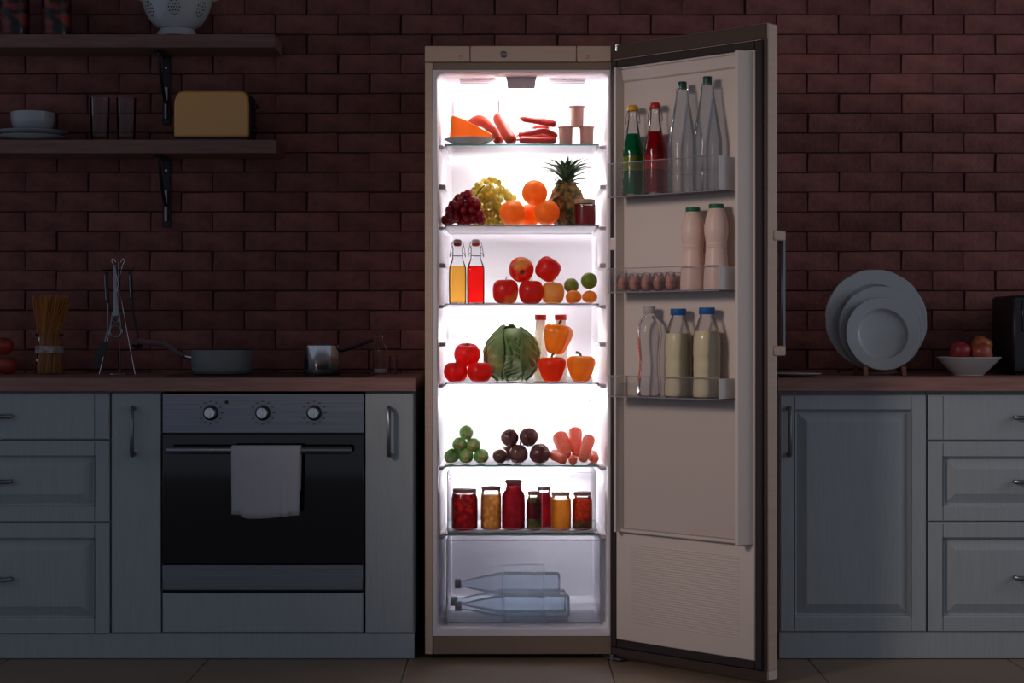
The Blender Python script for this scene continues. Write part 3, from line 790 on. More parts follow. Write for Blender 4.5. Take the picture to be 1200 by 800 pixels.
def sausage(label, pts, r, Y, endY, matn='sausage', name='sausage', group=None, zmin=None, knot=True):
    n = len(pts); P = []
    for k, (px, py) in enumerate(pts):
        yy = Y+(endY-Y)*k/(n-1); zz = PZ(py, yy)
        if zmin is not None: zz = max(zz, zmin+r)
        P.append(Vector((PX(px, yy), yy, zz)))
    base = P[-1].copy(); P = [p-base for p in P]
    C = curve_pts(P, 6); m_ = len(C)
    d0 = (C[0]-C[1]).normalized(); d1 = (C[-1]-C[-2]).normalized()
    C = [C[0]+d0*r*.85, C[0]+d0*r*.6]+C+[C[-1]+d1*r*.6, C[-1]+d1*r*.85]
    R = [r*.52, r*.82]+[r]*m_+[r*.82, r*.52]
    t = thing(name, label, 'sausage', base, group=group)
    part('casing', MB().tube(C, R, 14), matn, t)
    if knot:
        e = C[0]+d0*r*.3; part('tied_end', MB().tube([C[0], e, e+d0*r*.35], [r*.2, r*.28, r*.34], 8), matn, t)
    return t
sausage('thick cooked sausage arching down behind the cheese wedge', [(554, 145), (562, 141.5), (572, 146.5), (580.5, 156), (584, 163)], .0190, .245, .225, zmin=z, knot=False)
sausage('thick cooked sausage standing nearly upright beside the frankfurters', [(584.8, 139.5), (588, 145), (593, 154.5), (598.5, 163)], .0200, .19, .15, zmin=z, knot=False)
G = 'frankfurters piled on the top shelf'
sausage('frankfurter resting slanted on top of the pile, above the others', [(614.5, 139), (625, 140.8), (636, 142.5), (648, 145)], .0115, .15, .13, 'wiener', 'frankfurter', G)
sausage('short frankfurter lying in the middle of the pile', [(629, 149), (634, 148.5), (640, 149.5)], .011, .182, .17, 'wiener', 'frankfurter', G)
sausage('frankfurter second from the bottom of the pile, bent at its end', [(611, 158), (625, 155.5), (638, 154), (650, 159)], .0112, .15, .145, 'wiener', 'frankfurter', G)
sausage('frankfurter lying flat on the glass under the pile', [(612, 164), (626, 164.5), (648, 164.5)], .0115, .125, .13, 'wiener', 'frankfurter', G, zmin=z)
sausage('frankfurter lying behind the bottom frankfurter', [(616, 155), (626, 158), (645, 162)], .0095, .185, .175, 'wiener', 'frankfurter', G, zmin=z)
def cup(label, px, z, Y, wt, hh):
    t = thing('yoghurt_cup', label, 'cup', (PX(px, Y), Y, z), group='beige pots on the top shelf')
    r = wt/2
    part('pot', MB().lathe([(0, .0015), (r*.80, .0015), (r*.84, 0), (r*.86, .002), (r*.9, hh*.5), (r*.94, hh*.93), (r*.95, hh*.96)], 28), 'cup_beige', t)
    part('rim_lid', MB().lathe([(r*.9, hh*.945), (r*1.08, hh*.95), (r*1.09, hh*.985), (r*1.05, hh), (0, hh*.99)], 28), 'cup_beige', t)
s_ = S(.12)
cup('beige pot beside the frankfurters, under the stacked pot', 663, z, .12, 17.5*s_, 22.5*s_)
cup('beige pot standing nearest the fridge side wall', 687.5, z, .12, 17.5*s_, 22.5*s_)
cup('beige pot balanced on top of the two other pots', 676, z+22.5*s_+.0006, .12, 17.5*s_, 24*s_)

# ---------------------------------------------------------------- shelf 2: grapes, oranges, pineapple, jam
z = SH[2]
def grape_bunch(name, label, px, Y, rg, matn, n, shape, stems, seed, minf=1.45):
    rnd = random.Random(seed); t = thing(name, label, 'grapes', (PX(px, Y), Y, z+.0005))
    me = MB().sphere((0, 0, 0), (rg, rg, rg*1.12), 12, 8).mesh('grape', matn)
    pts = []; tries = 0
    while len(pts) < n and tries < 60000:
        tries += 1
        p = Vector((rnd.uniform(-.12, .12), rnd.uniform(-.055, .055), rnd.uniform(rg*1.12, .17)))
        if not shape(p): continue
        if all((p-q).length > rg*minf for q in pts): pts.append(p)
    for p in pts:
        link('grape', me, t, p, (rnd.uniform(-.6, .6), rnd.uniform(-.6, .6), rnd.uniform(0, 3)))
    for st in stems: part('stem', MB().tube(curve_pts(st, 4), .0016, 6), 'stem_brown', t)
    return t
def shape_red(p):
    u = (p.x+.006)/.070
    if abs(u) > 1: return False
    top = .112*(1-abs(u)**2.6)+.010*math.sin(p.x*70+1.2)
    return p.z < top-.010 and (p.y/.048)**2+(p.z/.14)**2 < 1
grape_bunch('red_grapes', 'bunch of dark red grapes heaped at the fridge side wall', 546.5, .125, .0128, 'grape_red', 74, shape_red, [[(.03, .0, .098), (.044, .005, .118), (.060, .006, .134)]], 3)
def shape_green(p):
    u = p.x/.100
    if abs(u) > 1: return False
    top = .172*(1-abs(u+.12)**2.4) if u < .25 else .150*(1-(u-.05)**2*.62)
    return p.z < top-.006 and (p.y/.05)**2+(p.z/.21)**2 < 1
grape_bunch('green_grapes', 'bunch of yellow-green grapes heaped between red grapes and oranges', 578, .255, .0098, 'grape_green', 250, shape_green, [[(.01, -.01, .15), (.028, -.012, .164), (.048, -.014, .172)], [(.03, 0, .13), (.040, 0, .152), (.034, 0, .166)]], 5, 1.4)
def orange(label, px, Y, r, py=None, rot=(0, 0, 0)):
    t, h = citrus('orange', label, 'orange', r, 'orange_peel', .97)
    if py is None: stand(t, px, Y, z, rot[2])
    else: hover(t, h, px, py, Y, rot)
orange('orange at the foot of the pile beside the green grapes', 600.5, .095, .0415)
orange('orange at the foot of the pile beside the jam jar', 640.5, .09, .0425)
orange('orange hidden at the back of the orange pile', 620.5, .166, .038)
orange('orange sitting on top of the other oranges', 626.5, .108, .0425, 225.6, (.4, .5, 0))
# pineapple
Y = .212; pb = .150
t = thing('pineapple', 'whole pineapple with a spiky crown behind the oranges', 'pineapple', (PX(664, Y), Y, z+.0005))
rows = []; NV, NU = 34, 48
for i in range(NV+1):
    v = i/NV; zz = pb*v
    r0 = .060*(math.sin(pi*min(max(v*.90+.06, 0), 1))**.42)
    ring = []
    for j in range(NU):
        a = 2*pi*j/NU
        d = abs(math.sin(4*a+v*13))*abs(math.sin(4*a-v*13))
        ring.append(((r0*(.92+.13*d))*math.cos(a), (r0*(.92+.13*d))*math.sin(a), zz))
    rows.append(ring)
rows = [[(0, 0, 0)]]+rows+[[(0, 0, pb)]]
mb = MB(); mb.quadgrid(rows); part('fruit', mb, 'pine_skin', t, angle=70)
def leaf_mesh(L, wd, curl, name='leaf'):
    mb = MB(); rows = []
    for k in range(8):
        u = k/7; wv = wd*(1-u**1.6)*(.75+.5*u)
        x = L*(math.sin(curl*u)/max(curl, .01)); q = L*((1-math.cos(curl*u))/max(curl, .01))
        rows.append([(-wv, q-.55*wv, x), (0, q, x), (wv, q-.55*wv, x), (0, q+.0014, x)])
    mb.rings(rows, True, True); return mb.mesh(name, 'pine_leaf', 60)
LV = [leaf_mesh(.140, .0105, 1.75), leaf_mesh(.125, .0110, 1.25), leaf_mesh(.100, .0120, .55), leaf_mesh(.145, .0105, 1.5)]
rnd = random.Random(11)
for k in range(52):
    lev = k/52; a = k*2.39996
    me = LV[0] if lev < .25 else LV[3] if lev < .5 else LV[1] if lev < .72 else LV[2]
    sc_ = .94*((.55+.45*min(1, lev*3)) if lev < .72 else .92-.35*(lev-.72)/.28)
    o = link('leaf', me, t, (0, 0, 0))
    zl = pb-.010+.030*lev
    o.matrix_local = Matrix.Translation((0, 0, zl)) @ Matrix.Rotation(a, 4, 'Z') @ Matrix.Rotation(-(.62-.56*lev), 4, 'X') @ Matrix.Translation((0, .012*(1-lev*.8), 0)) @ Matrix.Diagonal((1, 1, sc_*(.9+.1*rnd.random()), 1))
# jar builder
def jar(name, label, px, Y, z, wd, hh, lidh, content, fill=.80, lid='lid_tan', neck=.86, lidw=.95, shoulder=.80, extra=None, group=None, cat='jar'):
    t = thing(name, label, cat, (PX(px, Y), Y, z+.0005), group=group)
    r = wd/2
    bh = hh-lidh
    pr = smooth_prof([(r*.80, 0), (r*.95, hh*.03), (r, hh*.10), (r, hh*shoulder*.92), (r*.97, hh*shoulder), (r*neck, hh*(shoulder+(1-shoulder)*.45)), (r*neck, bh+.001)], 3)
    g = MB().lathe([(0, .001)]+pr, 28); part('glass', g, 'glass', t)
    ri = [(max(a-.0018, 0), b) for a, b in prof_cut(pr, .003, fill*hh)]
    c = MB().lathe([(0, .003)]+ri+[(0, ri[-1][1]+.0005)], 28)
    part('content', c, content, t)
    part('lid', MB().lathe([(0, bh), (r*lidw*.96, bh), (r*lidw, bh+.0015), (r*lidw, hh-.0015), (r*lidw*.94, hh), (0, hh)], 28), lid, t)
    if extra: extra(t, r, hh)
    return t
s_ = S(.085)
jar('jam_jar', 'small jar of dark red jam in front of the pineapple', 685.5, .085, z, 25*s_, 30.5*s_, 5.5*s_, 'jam', .76, neck=.88, lidw=.96)

# ---------------------------------------------------------------- shelf 3: swing-top bottles, apples, limes, mandarins
z = SH[3]
def swing_bottle(label, px, Y, liquid, z):
    s_ = S(Y); t = thing('swing_top_bottle', label, 'bottle', (PX(px, Y), Y, z+.0005))
    hb_, w_ = 62*s_, 10*s_
    pr = smooth_prof([(w_*.9, 0), (w_, .003), (w_*1.02, .02), (w_*1.02, 38*s_), (w_*.93, 44*s_), (w_*.72, 50*s_), (w_*.62, 54*s_), (w_*.60, 64*s_), (w_*.66, 66*s_), (w_*.6, 68*s_)], 3)
    part('glass', MB().lathe([(0, .002)]+pr, 32, sq=4), 'glass', t)
    ri = [(a-.0016, b) for a, b in prof_cut(pr, .003, 44*s_)]
    part('drink', MB().lathe([(0, .003)]+ri+[(0, ri[-1][1])], 32, sq=4), liquid, t)
    part('stopper', MB().lathe([(0, 69.5*s_), (w_*.45, 69.5*s_), (w_*.48, 73.5*s_), (w_*.35, 75.2*s_), (0, 75.5*s_)], 20), 'cap_white', t)
    part('rubber_ring', MB().lathe([(0, 67.2*s_), (w_*.30, 67.2*s_), (w_*.46, 68.5*s_), (w_*.46, 71*s_), (0, 71*s_)], 20), 'cap_red', t)
    b = MB(); zt, zm, zl = 71.5*s_, 58*s_, 54.5*s_
    for d in (-1, 1):
        b.tube(curve_pts([(d*w_*.40, 0, zt), (d*w_*.62, 0, zt), (d*w_*.86, 0, zm+.006), (d*w_*.92, 0, zl), (d*w_*.80, -.004, zl+.010), (d*w_*.62, -.007, zm+.004)], 3), .0010, 6)
    b.tube([(w_*.68*math.cos(a*pi/10), w_*.68*math.sin(a*pi/10), zl+.004) for a in range(20)], .0009, 5, closed=True)
    part('wire_bail', b, 'wire', t); return t
swing_bottle('swing-top bottle of orange juice at the fridge side wall', 536.3, .11, 'orange_juice', z)
swing_bottle('swing-top bottle of bright red drink beside the orange juice', 557.6, .11, 'red_drink', z)
Y = .12
a, h = apple('red and yellow apple at the foot of the apple pile, nearest the bottles', 'apple', .0415, 'apple_mix'); stand(a, 592.5, Y, z, .7)
a, h = apple('deep red apple at the middle of the pile foot', 'apple', .0395, 'apple_red'); stand(a, 622.3, Y-.012, z, .2)
a, h = apple('golden apple at the foot of the pile beside the limes', 'apple', .037, 'apple_gold'); stand(a, 648, Y+.006, z, 2)
a = apple('apple with its blossom end showing, on top of the pile', 'apple', .0405, 'apple_mix', stem=False); hover(a, a[1], 611.0, 316.0, Y+.010, (-1.30, -.35, 0)); part('blossom_end', MB().lathe([(0, .006), (.003, .0055), (.0075, .002), (.008, .0035), (0, .009)], 12), 'stem_brown', a[0])
a = apple('dark red apple on top of the pile beside the limes', 'apple', .0390, 'apple_red', stem=False); hover(a, a[1], 642, 315.4, Y+.004, (.35, .5, .4))
t, h = citrus('mandarin', 'mandarin with a lime behind it, beside the golden apple', 'mandarin', .0258, 'mandarin', .82); stand(t, 672.2, .086, z)
t, h = citrus('mandarin', 'mandarin at the fridge side wall under the higher lime', 'mandarin', .0245, 'mandarin', .84); stand(t, 691.0, .092, z)
t, h = citrus('lime', 'lime behind the mandarins, lower one beside the golden apple', 'lime', .0248, 'lime', .98); hover(t, h, 669.5, 334.6, .150, (.5, .4, 0))
t, h = citrus('mandarin', 'mandarin mostly hidden under the lime beside the golden apple', 'mandarin', .0185, 'mandarin', .85); stand(t, 670, .150, z)
t, h = citrus('lime', 'lime resting higher on the mandarin at the fridge side wall', 'lime', .0268, 'lime', 1.0); hover(t, h, 690.3, 329, .098, (.3, -.6, 0))

# ---------------------------------------------------------------- shelf 4: tomatoes, cabbage, milk bottles, peppers
z = SH[4]; Y = .12
t, h = tomato('tomato at the foot of the pile at the fridge side wall', .0390); stand(t, 534.3, Y-.015, z, .3)
t, h = tomato('tomato at the foot of the pile beside the cabbage', .0390); stand(t, 562.2, Y-.02, z, 1.2)
t, h = tomato('tomato resting on top of the two other tomatoes', .0430); hover(t, h, 547.5, 415.6, Y+.004, (.22, -.1, .4))
# cabbage
Yc, rc = .190, .0905
t = thing('savoy_cabbage', 'large dark green savoy cabbage between tomatoes and peppers', 'cabbage', (PX(600, Yc), Yc, z+.0005))
rr = []
for k in range(19):
    v = pi*k/18; rr.append((rc*.95*math.sin(v), rc*.96-rc*.96*math.cos(v)))
part('heart', MB().lathe(rr, 40, mod=lambda a, k: 1+.02*math.sin(7*a+9*k)), 'cabbage_leaf', t, angle=80)
def cab_leaf(seed, size, matn, lift):
    rnd = random.Random(seed); ph = rnd.uniform(0, 6)
    rows = []
    N = 30
    for i in range(N+1):
        v = i/N; row = []
        for j in range(N+1):
            u = j/N*2-1
            lat = -1.05+v*size                 # latitude from the base upwards
            lon = u*.95*math.sin(pi*(.12+.80*v))**.7
            edge = max(abs(u)**4, v**5)
            R = rc*(.955+lift*edge+.012*math.sin(14*u+ph)*edge*2+.010*math.sin(9*lon+6*lat+ph) - .014*math.exp(-(u*7)**2) + .02*math.sin(23*v+ph)*edge)
            q = Vector((math.cos(lat)*math.cos(lon), math.cos(lat)*math.sin(lon), math.sin(lat)))
            R += rc*(.020*mnoise.noise(q*9+Vector((ph, 0, 0)))+.013*mnoise.noise(q*22+Vector((0, ph, 0))))
            row.append((R*q.x, R*q.y, rc*.94+R*q.z))
        rows.append(row)
    mb = MB(); mb.quadgrid(rows, wrap=False)
    o = part('leaf', mb, matn, t, angle=80)
    s = o.modifiers.new('thickness', 'SOLIDIFY'); s.thickness = .0022
    # midrib and side veins
    vn = MB()
    def P(v, u):
        lat = -1.05+v*size; lon = u*.95*math.sin(pi*(.12+.80*v))**.7; R = rc*.985
        return (R*math.cos(lat)*math.cos(lon), R*math.cos(lat)*math.sin(lon), rc*.94+R*math.sin(lat))
    vn.tube([P(k/8, 0) for k in range(0, 8)], [.0045-.0004*k for k in range(8)], 6)
    for q in (.12, .26, .40, .54, .68):
        for d in (-1, 1): vn.tube([P(q, 0), P(q+.10, d*.3), P(q+.2, d*.62)], [.0022, .0018, .0008], 5)
    part('leaf_vein', vn, 'cabbage_pale', o)
    return o
for k, (ang, size, matn, lift) in enumerate(((-1.57+.45, 1.75, 'cabbage_leaf', .03), (-1.57-.95, 2.0, 'cabbage_leaf', .06), (.9, 2.35, 'cabbage_leaf', .04), (2.6, 2.5, 'cabbage_leaf', .07), (-1.57-.35, 1.05, 'cabbage_pale', .03), (-.35, 2.3, 'cabbage_leaf', .05), (3.5, 2.35, 'cabbage_leaf', .08), (1.8, 2.5, 'cabbage_leaf', .06))):
    o = cab_leaf(20+k, size, matn, lift); o.rotation_euler = (0, 0, ang); o.scale = (1+.012*k,)*3; o.location = (0, 0, -.012*k*rc*.94+.0)
# white bottles with red caps behind the peppers
def capped_bottle(name, label, px, Y, z, prof, liquid, capm, cap_r, cap_z0, cap_z1, glass=None, fill=None, group=None, seg=26, cat='bottle', extra=None):
    t = thing(name, label, cat, (PX(px, Y), Y, z+.0005) if px is not None else (0, 0, 0), group=group)
    pr = smooth_prof(prof, 4)
    if glass:
        part('bottle_wall', MB().lathe([(0, .001)]+pr, seg), glass, t)
        if liquid:
            ri = [(max(a-.0016, .001), b) for a, b in prof_cut(pr, .003, fill)]
            part('liquid', MB().lathe([(0, .003)]+ri+[(0, ri[-1][1])], seg), liquid, t)
    else:
        part('bottle_body', MB().lathe([(0, .001)]+pr+[(0, pr[-1][1])], seg), liquid, t)
    if capm:
        part('cap', MB().lathe([(0, cap_z0), (cap_r*.97, cap_z0), (cap_r, cap_z0+.001), (cap_r, cap_z1-.0015), (cap_r*.93, cap_z1), (0, cap_z1)], seg, mod=lambda a, k: 1+.015*math.cos(seg//2*a*2)), capm, t)
    if extra: extra(t)
    return t
s_ = S(.29)
for px, lab in ((633.5, 'white bottle with red cap standing beside the cabbage'), (657, 'white bottle with red cap standing behind the orange peppers')):
    r = 8.2*s_
    capped_bottle('milk_bottle', lab, px, .29, z, [(r*.9, 0), (r, .004), (r, 42*s_), (r*.95, 50*s_), (6.3*s_, 62*s_), (6.0*s_, 70*s_)], 'white_milk', 'cap_red', 6.9*s_, 69*s_, 75.5*s_)
t = pepper('red-orange bell pepper at the foot of the pepper pile', .0445, .079, 'pepper_red', -.006)[0]; stand(t, 646.5, .115, z, .4)
t = pepper('orange bell pepper standing at the fridge side wall', .0455, .083, 'pepper_orange', .012)[0]; stand(t, 680.5, .115, z, 0)
t = pepper('orange bell pepper balanced on top of the red one', .0475, .094, 'pepper_orange', -.004); hover(t, t[1], 652.5, 397.6, .128, (.05, .16, .6))

# ---------------------------------------------------------------- shelf 5: sprouts, beets, carrots
z = SH[5]
def sprout(label, px, py, Y, r, rot, group='brussels sprouts piled on the glass shelf'):
    t = thing('brussels_sprout', label, 'sprout', group=group); h = 2*r*1.08
    part('head', MB().lathe([(r*.97*math.sin(pi*k/10), h/2-h/2*math.cos(pi*k/10)) for k in range(11)], 16), 'sprout', t)
    for q in range(4):
        a0 = q*1.6; rows = []
        for i in range(7):
            v = i/6; row = []
            for j in range(7):
                u = j/6*2-1; lat = -1.3+v*(1.9+.2*(q % 2)); lon = a0+u*1.1*math.sin(pi*(.12+.75*v)); R = 1.03+.06*max(abs(u)**3, v**3)
                row.append((R*r*math.cos(lat)*math.cos(lon), R*r*math.cos(lat)*math.sin(lon), h/2+R*h/2*math.sin(lat)))
            rows.append(row)
        mb = MB(); mb.quadgrid(rows, wrap=False); o = part('leaf', mb, 'sprout', t, angle=80)
    part('cut_base', MB().lathe([(0, -.002), (r*.30, -.002), (r*.36, .002), (r*.3, .005), (0, .005)], 10), 'sprout_cut', t)
    if py is None: py_c = None
    c = (PX(px, Y), Y, PZ(py, Y)); place_centre(t, c, rot, h)
    return t
sprout('brussels sprout lying aslant nearest the fridge side wall', 529.5, 536.0, .115, .0225, (-.5, .9, 0))
sprout('brussels sprout in the middle of the bottom row', 546, 536.2, .11, .0240, (-1.2, -.3, 0))
sprout('brussels sprout at the end of the bottom row nearest the beetroots', 564, 536.6, .11, .0232, (-1.25, .1, .1))
sprout('brussels sprout of the second row, nearest the fridge side wall', 538.5, 520.8, .113, .0222, (-1.3, .3, 0))
sprout('brussels sprout of the second row, with loose leaves, nearest the beetroots', 554.5, 521.5, .113, .0225, (-1.25, .2, -.2))
sprout('pale brussels sprout on top of the whole pile', 546.5, 506.8, .113, .0215, (-.9, .1, .3))
def beet(label, px, py, Y, r, rot):
    t = thing('beetroot', label, 'beetroot', group='dark beetroots piled on the glass shelf'); h = 2*r
    part('root', MB().lathe(smooth_prof([(0, 0), (r*.18, .002), (r*.6, r*.18), (r*.95, r*.7), (r, r*1.1), (r*.8, r*1.65), (r*.42, r*1.93), (r*.25, h), (0, h)], 3), 22, mod=lambda a, k: 1+.03*math.cos(3*a)), 'beet', t)
    st = MB()
    for q in range(3):
        a_ = q*2.1; st.tube([(r*.12*math.cos(a_), r*.12*math.sin(a_), h*.97), (r*.22*math.cos(a_), r*.22*math.sin(a_), h*1.10), (r*.4*math.cos(a_), r*.4*math.sin(a_), h*1.17)], [.003, .0025, .0015], 6)
    part('leaf_stub', st, 'beet', t)
    part('root_tip', MB().tube([(0, 0, .002), (.001, 0, -.003), (.003, 0, -.006)], [.003, .0018, .0005], 6), 'beet', t)
    place_centre(t, (PX(px, Y), Y, PZ(py, Y)), rot, h); return t
beet('small dark beetroot at the pile end nearest the sprouts', 586, 536.0, .115, .0240, (1.1, -.9, 0))
beet('dark beetroot in the middle of the pile foot', 607.5, 533.0, .112, .0310, (-.6, .3, 0))
beet('large dark beetroot at the pile foot beside the carrots', 632.5, 531.5, .112, .0335, (1.2, .5, 0))
beet('dark beetroot on top of the pile, nearer the sprouts', 597.5, 512.8, .122, .0290, (1.0, -.8, .3))
beet('dark beetroot on top of the pile, nearer the carrots', 619.5, 511.5, .118, .0310, (1.3, -.6, 0))
beet('small dark beetroot hidden at the back of the pile', 594, 531.0, .17, .026, (.3, .5, 0))
def carrot(label, a, b, r, rt):
    """a = thick end (px, py, Y), b = tip"""
    A = Vector((PX(a[0], a[2]), a[2], PZ(a[1], a[2]))); B = Vector((PX(b[0], b[2]), b[2], PZ(b[1], b[2])))
    A.z = max(A.z, z+r); B.z = max(B.z, z+rt+.0005)
    d = A-B; L = d.length
    t = thing('carrot', label, 'carrot', B, d.to_track_quat('Z', 'Y').to_euler(), group='carrots leaning on the glass shelf')
    N = 26; pr = []
    for k in range(N+1):
        u = k/N; pr.append(((rt+(r-rt)*u**.75)*(1+.012*math.sin(k*2.4)), L*u))
    pr = [(0, -rt*.7), (rt*.6, -rt*.4)]+pr+[(r*.92, L+r*.35), (r*.6, L+r*.65), (r*.25, L+r*.72), (0, L+r*.66)]
    part('root', MB().lathe(pr, 18), 'carrot', t)
    part('crown_scar', MB().lathe([(0, L+r*.64), (r*.26, L+r*.70), (r*.2, L+r*.82), (0, L+r*.84)], 10), 'stem_green', t)
    return t
carrot('pale thick carrot leaning beside the beetroots', (657, 513.5, .175), (663.5, 533.5, .110), .0262, .017)
carrot('tallest carrot, leaning upright in the middle of the carrots', (674, 507, .20), (675.5, 532, .140), .0230, .0145)
carrot('smooth carrot leaning over towards its neighbour at the fridge side wall', (690, 515.5, .15), (683, 537.5, .080), .0205, .0155)
carrot('carrot lying on the glass against the beetroots', (650, 533, .128), (660, 538.5, .066), .0185, .0145)
carrot('carrot lying on the glass at the fridge side wall', (694.0, 534, .185), (697, 537.5, .100), .0190, .0130)
carrot('carrot lying on the glass under the upright carrots', (671.5, 540, .100), (671.5, 540, .064), .0150, .0135)

# ---------------------------------------------------------------- bin: seven jars
z = bz0+.0035; Y = .125; s_ = S(Y)
jar('preserve_jar', 'wide jar of red pickled peppers at the bin end', 544.5, Y, z, 31*s_, 47.5*s_, 4*s_, 'jar_red', .87, 'lid_rose', neck=.90, lidw=.90)
jar('preserve_jar', 'jar of brown pickled mushrooms beside the red peppers', 575.5, Y, z, 24*s_, 50*s_, 4*s_, 'jar_mushroom', .80, 'lid_rose', neck=.92, lidw=.95)
jar('preserve_jar', 'tallest jar, filled with dark red preserve', 601.8, Y, z, 27*s_, 58*s_, 4*s_, 'jar_dark_red', .92, 'lid_rose', neck=.68, lidw=.76, shoulder=.70)
jar('preserve_jar', 'slim jar of dark red and green pickles in front of another', 625.5, .105, z, 17.5*s_, 45*s_, 4*s_, 'jar_herb', .84, 'lid_rose', neck=.72, lidw=.80, shoulder=.74,
    extra=lambda t, r, h: part('red_layer', MB().lathe([(r*.97, h*.30), (r*.985, h*.34), (r*.985, h*.66), (r*.9, h*.74)], 24), 'jar_dark_red', t))
jar('preserve_jar', 'dark red jar standing behind the slim jar', 637.5, .175, z, 19*s_, 48*s_, 4*s_, 'jar_dark_red', .86, 'lid_rose', neck=.74, lidw=.82, shoulder=.74)
jar('preserve_jar', 'jar of golden honey-coloured preserve', 657, Y, z, 24.5*s_, 43.5*s_, 3.8*s_, 'jar_gold', .80, 'lid_tan', neck=.82, lidw=.88, shoulder=.78)
jar('preserve_jar', 'jar of orange-red carrots over green stalks at the bin end', 682.5, Y, z, 23.5*s_, 43.5*s_, 3.8*s_, 'jar_carrot', .84, 'lid_rose', neck=.82, lidw=.88, shoulder=.78,
    extra=lambda t, r, h: part('green_stalks', MB().lathe([(r*.86, h*.035), (r*.985, h*.09), (r*.985, h*.24)], 24, mod=lambda a, k: 1+.012*math.cos(9*a)), 'jar_herb', t))

# ---------------------------------------------------------------- water bottles lying in the drawer
def pet_lying(label, pxcap, pxend, py, Y, r):
    X0, X1 = PX(pxcap, Y), PX(pxend, Y); L = X1-X0
    t = thing('water_bottle', label, 'bottle', (X1, Y, PZ(py, Y)), (0, -pi/2, 0), group='water bottles lying in the drawer')
    pr = smooth_prof([(r*.75, .002), (r*.97, .008), (r, .02), (r, L*.22), (r*.93, L*.25), (r, L*.28), (r, L*.52), (r*.9, L*.62), (r*.5, L*.82), (r*.32, L*.9), (r*.30, L*.945)], 4)
    part('bottle_wall', MB().lathe([(0, .006), (r*.5, .004)]+pr, 26), 'pet_blue', t)
    part('cap', MB().lathe([(0, L*.94), (.0155, L*.94), (.016, L*.945), (.016, L-.001), (.014, L), (0, L)], 20), 'cap_dark_green', t)
    return t
zz = dz0+.004
pet_lying('water bottle lying on the drawer bottom, nearer the drawer front', 533, 668, 388-(zz+.0405-CH)/S(.125), .125, .040)
pet_lying('water bottle lying on the drawer bottom, behind the first', 528, 664, 388-(zz+.0405-CH)/S(.225), .225, .040)
pet_lying('water bottle lying on top of the two others', 533, 657, 388-(zz+.0405+.065-CH)/S(.175), .175, .0385)
# ---------------------------------------------------------------- things standing in the door racks
def on_door(t, px, n, rk, rz=None):
    u = DU(px, n); x, y = DPOS(u, n); t.location = (x, y, RK[rk]+.0006); t.rotation_euler = (0, 0, ANG if rz is None else rz); return t
def syrup(label, px, base, band, cap):
    t = thing('syrup_bottle', label, 'bottle'); s_ = S(-.2)
    r = 12.3*s_; Hh = 104*s_
    pr = smooth_prof([(r*.9, 0), (r, .004), (r, 46*s_), (r*.93, 56*s_), (r*.62, 76*s_), (r*.47, 88*s_), (r*.44, 98*s_), (r*.5, 99*s_), (r*.46, 100*s_)], 4)
    part('glass', MB().lathe([(0, .001)]+pr, 28), 'glass', t)
    def seg(z0, z1, matn, name):
        ri = [(max(a-.0016, .001), b) for a, b in prof_cut(pr, z0, z1)]
        part(name, MB().lathe([(0, ri[0][1])]+ri+[(0, ri[-1][1])], 28), matn, t)
    seg(.003, 28*s_, base, 'liquid'); seg(28*s_, 45*s_, band, 'backlit_band'); seg(45*s_, 72*s_, base, 'liquid')  # brighter middle band coloured into the drink for light shining through
    part('stopper', MB().lathe([(0, 99.5*s_), (r*.52, 99.5*s_), (r*.56, 103*s_), (r*.42, 106*s_), (0, 106.5*s_)], 18), cap, t)
    b = MB().tube([(-r*.5, 0, 103*s_), (r*.5, 0, 103*s_)], .0010, 6)
    for d in (-1, 1): b.tube(curve_pts([(d*r*.50, 0, 103*s_), (d*r*.82, 0, 92*s_), (d*r*.86, 0, 84*s_), (d*r*.55, -.004, 88*s_)], 3), .0010, 6)
    part('wire_bail', b, 'wire', t); return t
on_door(syrup('green syrup bottle with a yellow stopper in the top door rack', 741.5, 'green_syrup', 'green_syrup_lit', 'cap_yellow'), 741.5, .064, 0)
on_door(syrup('red syrup bottle with a red stopper in the top door rack', 767.5, 'red_syrup', 'red_syrup_lit', 'cap_red'), 767.5, .064, 0)
def tall_pet(label, hh, r):
    pr = [(r*.8, 0), (r*.97, .005), (r, .015), (r, hh*.16), (r*.96, hh*.18), (r, hh*.2), (r, hh*.42), (r*.93, hh*.50), (r*.55, hh*.78), (r*.44, hh*.88), (r*.42, hh*.94)]
    return capped_bottle('tall_bottle', label, None, 0, 0, pr, None, 'cap_dark_green', .0135, hh*.93, hh, 'pet_water', cat='bottle')
s_ = S(-.3)
on_door(tall_pet('tall clear water bottle with dark green cap beside the red syrup', 131*s_, 17.2*s_), 799.5, .065, 0)
on_door(tall_pet('tall clear water bottle with dark green cap at the end of the top door rack', 133.5*s_, 17.2*s_), 829, .065, 0)
def yog(label, hh):
    r = 14.2*S(-.3)
    pr = [(r*.98, 0), (r*1.05, .004), (r*1.03, hh*.15), (r*.93, hh*.36), (r*.86, hh*.48), (r*.89, hh*.495), (r*.85, hh*.51), (r*.89, hh*.53), (r*.86, hh*.545), (r*.98, hh*.66), (r*.97, hh*.76), (r*.80, hh*.88), (r*.62, hh*.94), (r*.60, hh*.965)]
    return capped_bottle('yoghurt_bottle', label, None, 0, 0, pr, 'pink_yoghurt', 'cap_green', 8.6*S(-.3), hh*.945, hh)
on_door(yog('pink drinking-yoghurt bottle with green cap beside the egg carton', 97*S(-.3)), 812, .066, 1)
on_door(yog('pink drinking-yoghurt bottle with green cap at the end of its door rack', 99.5*S(-.3)), 839.5, .066, 1)
